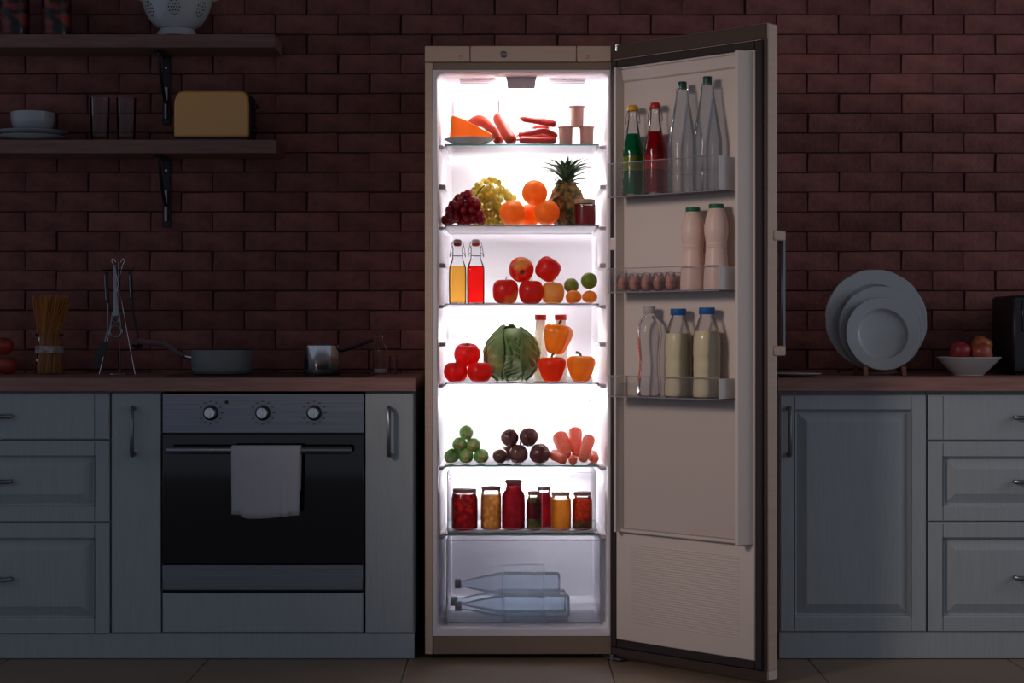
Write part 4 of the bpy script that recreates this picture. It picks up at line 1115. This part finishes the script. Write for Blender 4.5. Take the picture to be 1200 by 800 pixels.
# egg carton
u0 = DU(727, .064); u1 = DU(797, .064); um = (u0+u1)/2; cl = u1-u0
cx, cy = DPOS(um, .064); zc = RK[1]+.0006
t = thing('egg_carton', 'clear plastic carton of brown eggs in the middle door rack', 'carton', (cx, cy, zc), (0, 0, ANG))
tray = MB(); NE = 5; stp = cl/NE
for i in range(NE):
    for j in (-1, 1):
        ex, ey = -cl/2+stp*(i+.5), j*.0175
        tray.lathe([(0, .001), (.011, .001), (.0184, .026)], 14, (ex, ey, 0))
tray.box(-cl/2-.003, cl/2+.003, -.037, .037, .0258, .0266, 0)
part('tray', tray, 'rack_clear', t)
ld = MB()
for i in range(NE):
    for j in (-1, 1):
        ex, ey = -cl/2+stp*(i+.5), j*.0175
        ld.lathe([(.0184, .0285), (.0172, .046), (.011, .0555), (0, .0575)], 14, (ex, ey, 0))
part('lid', ld, 'pet_clear', t)
egg_me = MB().lathe(smooth_prof([(0, 0), (.008, .0018), (.0145, .010), (.0160, .019), (.0140, .031), (.008, .041), (0, .0445)], 3), 18).mesh('egg', 'egg')
for i in range(NE):
    for j in (-1, 1):
        ex, ey = -cl/2+stp*(i+.5), j*.0175
        w_ = Vector((cx, cy, zc))+Matrix.Rotation(ANG, 3, 'Z') @ Vector((ex, ey, .0035))
        tag(link('egg', egg_me, None, w_), 'brown egg in the clear carton, %s row, %s from the yoghurt bottle' % ('inner' if j > 0 else 'outer', ('fifth', 'fourth', 'third', 'second', 'first')[i]), 'egg', 'eggs in the carton')
# milk bottles
def milkb(label, hh, liquid, glass, capm, fill, waist=.0):
    r = 16.6*S(-.28)
    pr = [(r*.88, 0), (r, .005), (r*1.01, hh*.1), (r*(.97-waist), hh*.25), (r*(.99-waist), hh*.33), (r*(.97-waist*.3), hh*.42), (r*1.0, hh*.5), (r*.98, hh*.62), (r*.92, hh*.70), (r*.62, hh*.86), (r*.50, hh*.9), (r*.49, hh*.96)]
    return capped_bottle('milk_bottle', label, None, 0, 0, pr, liquid, capm, r*.56, hh*.925, hh, glass, fill*hh)
on_door(milkb('milk bottle with blue cap beside the empty bottle', 103*S(-.25), 'milk', 'pet_clear', 'cap_blue', .72), 795, .065, 2)
on_door(milkb('milk bottle with blue cap at the end of the lowest door rack', 105*S(-.3), 'milk', 'pet_clear', 'cap_blue', .74), 828.5, .065, 2)
hh = 105*S(-.2); r = 14.5*S(-.2)
pr = [(r*.85, 0), (r*.98, .005), (r, hh*.12), (r*.86, hh*.3), (r*.84, hh*.42), (r*.97, hh*.58), (r*1.02, hh*.70), (r*.85, hh*.83), (r*.45, hh*.90), (r*.43, hh*.96)]
on_door(capped_bottle('empty_bottle', 'empty clear waisted bottle with a white cap in the lowest door rack', None, 0, 0, pr, None, 'cap_white', r*.5, hh*.92, hh, 'pet_clear'), 761, .064, 2)

# ---------------------------------------------------------------- on the wall shelves
z = S1[1]+.0006; Y = .487; s_ = S(Y)
# colander
t = thing('colander', 'white colander with perforated flower pattern on the upper wall shelf', 'colander', (PX(207.5, Y), Y, z))
R_ = 43*s_
part('foot_ring', MB().lathe([(24*s_, 0), (25*s_, 0), (20*s_, 9*s_), (18*s_, 9*s_)], 36), 'porcelain', t)
bp = smooth_prof([(0, 9*s_), (18*s_, 9.2*s_), (28*s_, 15*s_), (36*s_, 27*s_), (41*s_, 42*s_), (43*s_, 55*s_), (45*s_, 57*s_), (44*s_, 58*s_)], 4)
inner = [(max(a-.003, 0), b+.002) for a, b in reversed(bp)]
bowl = part('bowl', MB().lathe(bp+inner, 40), 'porcelain', t)
hol = MB()
def bowl_pt(az, zz):
    for (a, b), (a2, b2) in zip(bp, bp[1:]):
        if b <= zz <= b2:
            k = (zz-b)/max(b2-b, 1e-6); rr = a+(a2-a)*k; nz = -(a2-a); nr = (b2-b); l = math.hypot(nz, nr)
            return Vector((rr*math.cos(az), rr*math.sin(az), zz)), Vector((nr/l*math.cos(az), nr/l*math.sin(az), nz/l))
    return None
for az0 in (-1.47, -.55, -2.4, .4, 1.4, 2.4):
    for ring, cnt in ((0, 1), (1, 6), (2, 12)):
        for k in range(cnt):
            a_ = 2*pi*k/max(cnt, 1); q = bowl_pt(az0+ring*.085*math.cos(a_), 29*s_+ring*3.9*s_*math.sin(a_))
            if q:
                p, nn = q; M = Matrix.Translation(p+nn*.0004) @ nn.to_track_quat('Z', 'Y').to_matrix().to_4x4()
                d_ = MB().lathe([(0, 0), (.0028, 0), (.0028, .0003), (0, .0003)], 8).xf(M)
                b0 = len(hol.v); hol.v += d_.v; hol.f += [tuple(b0+i for i in f) for f in d_.f]
part('hole', hol, 'dark_dot', bowl, kind='stuff', label='small round drain holes')
for d in (-1, 1): part('handle', MB().tube(curve_pts([(d*41*s_, -.02, 44*s_), (d*48*s_, -.022, 47*s_), (d*51*s_, 0, 48*s_), (d*48*s_, .022, 47*s_), (d*41*s_, .02, 44*s_)], 4), .004, 8), 'porcelain', t)
# two jars of dried chillies
for px, lab in ((17, 'dark glass jar of dried red peppers farther from the colander'), (66, 'dark glass jar of dried red peppers nearer the colander')):
    t = thing('storage_jar', lab, 'jar', (PX(px, Y), Y, z)); r = 17*s_
    part('glass', MB().lathe(smooth_prof([(r*.9, 0), (r, .004), (r, .15), (r*.9, .165), (r*.88, .175)], 3), 28), 'kitchen_glass', t)
    part('dried_peppers', MB().lathe([(0, .004), (r*.9, .004), (r*.96, .01), (r*.96, .145), (0, .147)], 28, mod=lambda a, k: 1+.03*math.sin(7*a+20*k)), 'chilli', t)
    part('lid', MB().lathe([(0, .176), (r*.92, .176), (r*.92, .195), (0, .196)], 24), 'black_plastic', t)
# bowl on plates
z = S2[1]+.0006; Y = .494
pr = 41*s_
for k, lab in enumerate(('white plate at the bottom of the stack under the white bowl', 'white plate directly under the white bowl')):
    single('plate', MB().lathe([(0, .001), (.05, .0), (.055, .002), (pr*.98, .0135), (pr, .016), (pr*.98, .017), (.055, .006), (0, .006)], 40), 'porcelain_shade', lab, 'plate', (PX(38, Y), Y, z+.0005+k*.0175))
bwr = 25.5*s_
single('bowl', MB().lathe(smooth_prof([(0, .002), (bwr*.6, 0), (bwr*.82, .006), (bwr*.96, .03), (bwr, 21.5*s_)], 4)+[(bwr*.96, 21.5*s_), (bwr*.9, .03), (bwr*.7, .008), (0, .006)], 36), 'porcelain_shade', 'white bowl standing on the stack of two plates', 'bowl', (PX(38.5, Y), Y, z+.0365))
# drinking glasses
for px, lab in ((117, 'tall clear drinking glass nearer the white bowl'), (148, 'tall clear drinking glass nearer the toaster')):
    r = 11.5*s_; hh = 51*s_
    single('drinking_glass', MB().lathe([(0, 0), (r*.86, 0), (r*.9, .003), (r, hh), (r*.95, hh), (r*.84, .014), (0, .012)], 28), 'kitchen_glass', lab, 'glass', (PX(px, Y), Y, z+.0004))
# toaster
x0, x1, h_ = PX(203.5, .46), PX(291.5, .46), 58.5*S(.46); xm = (x0+x1)/2; hw = (x1-x0)/2
t = thing('toaster', 'yellow two-slot toaster with black base on the lower shelf', 'toaster', (xm, .53, z))
prof_ = [(-hw, .012), (hw, .012), (hw, h_*.72), (hw*.985, h_*.86), (hw*.93, h_*.95), (hw*.84, h_*.995), (hw*.7, h_), (-hw*.7, h_), (-hw*.84, h_*.985), (-hw*.93, h_*.93), (-hw*.985, h_*.82), (-hw, h_*.68)]
bt = part('body', MB().prism(prof_, -.07, .07), 'toaster_yellow', t, angle=30)
bm_ = bt.modifiers.new('soft', 'BEVEL'); bm_.width = .008; bm_.segments = 3; bm_.limit_method = 'ANGLE'; bm_.angle_limit = .6
part('base', MB().box(-hw*.96, hw*.97, -.062, .062, .0006, .0125, .003), 'black_plastic', t)
for yy in (-.022, .022): part('bread_slot', MB().box(-hw*.7, hw*.7, yy-.012, yy+.012, h_-.002, h_+.0012, .0005), 'black_metal', t)
part('end_plate', MB().box(hw-.001, hw+.006, -.058, .058, .014, h_*.93, .003), 'black_plastic', t)
part('lever', MB().box(hw+.006, hw+.022, -.016, .016, h_*.70, h_*.78, .003), 'black_plastic', t)
part('dial', MB().lathe([(0, 0), (.013, 0), (.012, .012), (0, .013)], 16, (hw+.006, 0, h_*.25), axis='x'), 'black_plastic', t)

# ---------------------------------------------------------------- left worktop
z = CT1+.0006
# tomatoes at the left edge
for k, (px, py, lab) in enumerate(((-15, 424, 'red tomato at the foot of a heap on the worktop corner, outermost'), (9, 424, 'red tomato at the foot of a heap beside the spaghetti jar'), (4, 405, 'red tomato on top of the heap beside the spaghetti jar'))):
    t, h = tomato(lab, .0335, matn='tomato_dim')
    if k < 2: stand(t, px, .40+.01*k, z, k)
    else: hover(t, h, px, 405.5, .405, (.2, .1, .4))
# spaghetti jar
Y = .44; s_ = S(Y); bz = z
t = thing('spaghetti_jar', 'waisted glass jar bursting with dry spaghetti, paper label', 'jar', (PX(58, Y), Y, bz))
pr = smooth_prof([(17.5*s_, 0), (18.5*s_, .003), (18.2*s_, 12*s_), (15.2*s_, 34*s_), (14.5*s_, 44*s_), (15.4*s_, 47*s_)], 4)
part('glass', MB().lathe([(0, .001)]+pr, 30), 'kitchen_glass', t)
sp = MB(); rnd = random.Random(4)
for k in range(260):
    a = rnd.uniform(0, 2*pi); q = math.sqrt(rnd.random())
    b = (q*17*s_*math.cos(a), q*17*s_*math.sin(a), .003); w_ = (q*13.6*s_*math.cos(a+.25), q*13.6*s_*math.sin(a+.25), 44*s_)
    e = (q*22*s_*math.cos(a+.5)+rnd.uniform(-.004, .004)+.004, q*17*s_*math.sin(a+.5), rnd.uniform(84, 93)*s_)
    sp.tube([b, w_, e], .0016, 4)
part('spaghetti', sp, 'spaghetti', t, kind='stuff', label='dry spaghetti strands')
part('paper_label', MB().lathe([(16.8*s_, 25*s_), (16.0*s_, 33*s_)], 30).xf(Matrix.Identity(4)), 'paper_label', t)
part('rim_band', MB().lathe([(15.2*s_, 44*s_), (16*s_, 45*s_), (16*s_, 47*s_), (15.2*s_, 48*s_)], 30), 'kitchen_glass', t)
# utensil stand and its tools
Y = .36; s_ = S(Y); X0 = PX(138.5, Y)
t = thing('utensil_stand', 'wire utensil stand with ring base and hooks', 'stand', (X0, Y, z))
def L(px, py, dy=0): return ((px-138.5)*s_, dy, (437.5-py)*s_)
fr_ = MB()
fr_.tube(curve_pts([L(118, 437, -.02), L(128, 390, -.008), L(138, 335, 0), L(143, 312, 0), L(146, 304, 0), L(144, 302, 0), L(141.5, 306, 0)], 4), .0016, 6)
fr_.tube(curve_pts([L(160, 437, -.02), L(150, 390, -.008), L(139.5, 335, 0), L(134, 312, 0), L(131, 304, 0), L(133, 302, 0), L(136, 306, 0)], 4), .0016, 6)
fr_.tube([L(138.5, 437, .03), L(138.5, 400, .015), L(138.8, 306, .003)], .0016, 6)
part('leg_wire', fr_, 'chrome', t)
part('base_ring', MB().tube([(.034*math.cos(a*pi/14), .034*math.sin(a*pi/14)-.0, .0016) for a in range(28)], .0016, 6, closed=True).tube([(.028+.034*0, 0, .0016), (.06, -.02, .0016)], .0014, 5), 'chrome', t)
hk = MB()
for d in (-1, 1): hk.tube(curve_pts([(0, 0, (437.5-315)*s_), (d*.035, -.004, (437.5-315)*s_), (d*.050, -.006, (437.5-315)*s_), (d*.054, -.007, (437.5-311)*s_)], 3), .0022, 6)
hk.tube(curve_pts([(0, 0, (437.5-315)*s_), (0, -.028, (437.5-315)*s_), (0, -.034, (437.5-311)*s_)], 3), .0022, 6)
part('hook', hk, 'black_metal', t)
def tool(name, label, parts):
    t = thing(name, label, 'utensil', (X0, Y, z))
    for nm, mb, mt in parts: part(nm, mb, mt, t)
def P3(px, py, dy): return L(px, py, dy)
tool('spatula', 'black spatula with dark handle hanging on the utensil stand', [
    ('handle', MB().tube([P3(125, 317, -.012), P3(125.5, 330, -.012), P3(127, 354, -.012)], [.006, .0075, .0065], 8), 'black_plastic'),
    ('grip_insert', MB().tube([P3(124.2, 321, -.0185), P3(125, 335, -.0195), P3(126, 350, -.0185)], .0026, 6), 'handle_metal'),
    ('shaft', MB().tube([P3(127, 354, -.012), P3(127.5, 385, -.012), P3(124, 400, -.014)], .0028, 8), 'handle_metal'),
    ('blade', MB().prism([(P3(127, 398, 0)[0], P3(0, 398, 0)[2]), (P3(126, 408, 0)[0], P3(0, 408, 0)[2]), (P3(117, 430, 0)[0], P3(0, 430, 0)[2]), (P3(110, 431, 0)[0], P3(0, 431, 0)[2]), (P3(112, 418, 0)[0], P3(0, 418, 0)[2]), (P3(119, 402, 0)[0], P3(0, 402, 0)[2])], -.017, -.013), 'black_plastic')])
rg = MB()
for cy_, rr, tt in ((373.5, 3.4, .003), (387, 6.8, .0042)):
    c = P3(138.5, cy_, -.034); rg.tube([(c[0]+rr*s_*math.cos(a*pi/12), c[1], c[2]+rr*s_*math.sin(a*pi/12)) for a in range(24)], tt, 7, closed=True)
tool('opener', 'grey steel opener with two ring holes hanging on the utensil stand', [
    ('grip', MB().tube([P3(137.3, 310, -.034), P3(137.8, 340, -.034), P3(138.3, 369, -.034)], [.004, .005, .010], 8, flat=.35), 'handle_metal'),
    ('ring', rg, 'handle_metal'),
    ('cheek', MB().tube([P3(134.4, 366, -.034), P3(133, 378, -.034), P3(132, 388, -.034)], .0028, 6).tube([P3(142.6, 366, -.034), P3(144, 378, -.034), P3(145, 388, -.034)], .0028, 6), 'handle_metal')])
tool('ladle', 'ladle with dark handle and bent shaft hanging on the utensil stand', [
    ('handle', MB().tube([P3(153, 316, -.012), P3(153.8, 330, -.012), P3(155.5, 355, -.012)], [.006, .0072, .006], 8), 'black_plastic'),
    ('grip_insert', MB().tube([P3(153.2, 321, -.0195), P3(153.9, 335, -.0205), P3(154.8, 348, -.0195)], .0022, 6), 'handle_metal'),
    ('shaft', MB().tube(curve_pts([P3(155.5, 355, -.012), P3(158.5, 374, -.012), P3(162, 390, -.012), P3(164, 402, -.014)], 3), .0035, 8), 'black_metal'),
    ('scoop', MB().lathe([(0, 0), (.010, .001), (.019, .009), (.021, .014), (.019, .013), (.009, .004), (0, .003)], 18, (P3(162.5, 0, 0)[0], -.016, P3(0, 407, 0)[2])), 'black_metal')])
# saute pan
zh = CT1+.0072
Y = .20; s_ = S(Y)
t = thing('saute_pan', 'grey saute pan with long curved handle on the hob', 'pan', (PX(260, Y), Y, zh))
r = 35.5*s_; hh = 28.5*s_
part('pan_body', MB().lathe(smooth_prof([(0, 0), (r*.80, 0), (r*.93, .005), (r*.985, .02), (r, hh)], 4)+[(r*.985, hh+.001), (r*.96, hh), (r*.95, .02), (r*.88, .006), (0, .004)], 44), 'pan_grey', t)
part('rim', MB().tube([(r*.99*math.cos(a*pi/24), r*.99*math.sin(a*pi/24), hh) for a in range(48)], .0018, 6, closed=True), 'black_metal', t)
part('handle', MB().tube(curve_pts([(-r-.022, 0, hh*.72), (-r-.050, -.004, hh*.90), (-r-.085, -.006, hh*1.22), (-r-.14, -.008, hh*1.30), (-r-.172, -.01, hh*1.36)], 4), [.009]+[.0115]*4+[.0135]*8+[.0115]*4, 10, flat=.8), 'pan_handle', t)
part('handle_ferrule', MB().tube([(-r+.002, 0, hh*.66), (-r-.014, 0, hh*.69), (-r-.026, -.001, hh*.745)], [.010, .008, .008], 10), 'chrome', t)
# small saucepan
Y = .16; s_ = S(Y)
t = thing('saucepan', 'small shiny steel saucepan with black handle on the hob', 'pan', (PX(377, Y), Y, zh))
r = 21*s_; hh = 33.5*s_
part('pan_body', MB().lathe([(0, 0), (r*.95, 0), (r, .004), (r, hh), (r*1.04, hh+.002), (r*1.0, hh+.003), (r*.96, hh), (r*.95, .006), (0, .005)], 40), 'chrome', t)
part('base_band', MB().lathe([(r*1.003, .0), (r*1.012, .001), (r*1.012, .016), (r*1.003, .017)], 40), 'black_metal', t)
part('handle', MB().tube(curve_pts([(r*.98, 0, hh*.80), (r+.022, 0, hh*.86), (r+.06, -.002, hh*1.0), (r+.108, -.004, hh*1.20)], 4), [.006]+[.0075]*4+[.0085]*4+[.0075]*4, 8, flat=.7), 'black_plastic', t)
# oil bottle and small glass at the back
Y = .44; s_ = S(Y)
t = thing('oil_bottle', 'small clear glass bottle with stopper behind the saucepan handle', 'bottle', (PX(446, Y), Y, z))
pr = smooth_prof([(8.6*s_, 0), (9.2*s_, .003), (9.2*s_, 26*s_), (7*s_, 33*s_), (3.2*s_, 39*s_), (3*s_, 43*s_)], 4)
part('glass', MB().lathe([(0, .001)]+pr, 24), 'kitchen_glass', t)
part('salt', MB().lathe([(0, .003), (8*s_, .003), (8.6*s_, .006), (8.6*s_, 6*s_), (0, 6.5*s_)], 24), 'porcelain', t)
part('stopper', MB().lathe([(0, 43*s_), (2.6*s_, 43*s_), (4*s_, 46*s_), (3.2*s_, 49*s_), (0, 50*s_)], 16), 'kitchen_glass', t)
r = 4.5*s_
single('shot_glass', MB().lathe([(0, 0), (r*.85, 0), (r, 21*s_), (r*.93, 21*s_), (r*.78, .006), (0, .005)], 20), 'kitchen_glass', 'narrow empty glass standing beside the small clear bottle', 'glass', (PX(461, Y), Y, z+.0004))

# ---------------------------------------------------------------- right worktop
# plate stand with three plates
z = CT1+.0006; Y = .30; s_ = S(Y)
X0 = PX(1029, Y)
t = thing('plate_stand', 'small wooden stand holding three upright plates', 'stand', (X0, Y, z))
for px in (1009.5, 1054):
    xx = (px-1029)*s_
    pol = [(-.075, 0), (.10, 0), (.10, .012), (.098, .012), (.092, .045), (.084, .045), (.080, .012), (-.050, .012), (-.057, .030), (-.066, .030), (-.075, .010)]
    part('side_rail', MB().prism([(y_, z_) for y_, z_ in pol], xx-.007, xx+.007, 'yz'), 'stand_wood', t)
part('cross_bar', MB().box((1009.5-1029)*s_, (1054-1029)*s_, .055, .066, .002, .012, .001), 'stand_wood', t)
part('cross_bar', MB().box((1009.5-1029)*s_, (1054-1029)*s_, -.012, -.004, .002, .011, .001), 'stand_wood', t)
def wall_plate(label, px, py, Y, R, wav, well, tilt=-.16):
    pr = [(0, .0), (well*R*.96, .0), (well*R, .003), (well*R*1.06, .014), (R*.97, .020), (R, .022), (R*.985, .0245), (well*R*1.08, .019), (well*R*1.0, .008), (well*R*.93, .005), (0, .005)]
    mb = MB().lathe(pr, 72, mod=(lambda a, k: 1+wav*abs(math.sin(6*a))*(1 if .3 < k < .75 else 0)) if wav else None)
    M = Matrix.Rotation(pi/2+tilt, 4, 'X')
    o = single('plate', mb, 'porcelain', label, 'plate', angle=30)
    o.rotation_euler = (pi/2+tilt, 0, 0); o.location = (PX(px, Y), Y, PZ(py, Y))
    return o
zr = z+.0125
def plate_on_rack(label, px, R, Yb, wav, well):
    o = wall_plate(label, px, 400, Yb, R, wav, well)
    tilt = -.16; o.location.z = zr+R*math.cos(tilt)+.001; o.location.x = PX(px, Yb)
plate_on_rack('largest wavy-edged plate at the back of the plate stand', 1025.0, 59.5*S(.34), .378, .012, .66)
plate_on_rack('middle-sized plate between the two others on the plate stand', 1031.0, 49.5*S(.33), .335, .010, .64)
plate_on_rack('smallest plate, a deep soup plate, at the front of the plate stand', 1033.0, 43*S(.31), .296, .006, .64)
# flat plate beside the fridge door
single('plate', MB().lathe([(0, .001), (.05, 0), (.056, .002), (.085, .009), (.084, .011), (.055, .005), (0, .005)], 40), 'porcelain', 'small flat white plate lying on the worktop behind the refrigerator door', 'plate', (PX(932, .12), .12, z+.0004))
# fruit bowl
Y = .25; s_ = S(Y)
R = 37.5*s_; hb_ = 21*s_
single('fruit_bowl', MB().lathe(smooth_prof([(0, .003), (R*.42, 0), (R*.46, .003), (R*.55, .012), (R*.82, hb_*.66), (R*1.0, hb_)], 4)+[(R*.985, hb_+.002), (R*.80, hb_*.74), (R*.5, .016), (0, .008)], 44), 'porcelain', 'wide white bowl holding three apples on the worktop', 'bowl', (PX(1135, Y), Y, z))
a = apple('red apple in the white bowl, nearer the standing plates', 'apple', .034, 'apple_dim_red', stem=False); hover(a, a[1], 1125, 412.5, Y, (.3, .3, 0))
a = apple('red and yellow apple in the white bowl, lower of the stacked pair', 'apple', .034, 'apple_dim_mix', stem=False); hover(a, a[1], 1150.5, 414, Y-.005, (.2, -.3, 0))
a = apple('orange-yellow apple behind the other two in the white bowl', 'apple', .034, 'apple_dim_gold', stem=False); hover(a, a[1], 1150, 405.5, Y+.058, (.2, .4, 0))
# dark appliance at the right edge
x0 = PX(1187, .28)
t = thing('coffee_machine', 'black appliance standing on the worktop beside the fruit bowl', 'appliance', (x0+.13, .40, z))
hh = PZ(346, .28)-z
part('body', MB().box(-.13, .13, -.12, .13, .006, hh, .008), 'black_plastic', t)
part('foot', MB().box(-.115, .115, -.105, .115, .0006, .0065), 'black_metal', t)
part('front_panel', MB().box(-.10, .12, -.124, -.119, hh*.55, hh*.94, .002), 'black_enamel', t)
part('drip_tray', MB().box(-.09, .11, -.14, -.119, .008, .025, .002), 'black_metal', t)
# ---------------------------------------------------------------- let tilted or rounded things rest on their shelf instead of dipping into it
bpy.context.view_layer.update()
def settle(o, zs):
    low = min((c.matrix_world @ v.co).z for c in o.children for v in c.data.vertices)
    if zs-.03 < low < zs+.0004: o.location.z += zs+.0005-low
for o in list(COL.objects):
    if o.parent or o.type != 'EMPTY': continue
    k = o.name.split('.')[0]
    if k in ('brussels_sprout', 'beetroot', 'carrot'): settle(o, SH[5])
    elif k in ('savoy_cabbage', 'bell_pepper') or (k == 'milk_bottle' and o.location.y > 0): settle(o, SH[4])
    elif k == 'yoghurt_cup' and abs(o.location.z-SH[1]) < .01: settle(o, SH[1])
    elif k == 'syrup_bottle': settle(o, RK[0])
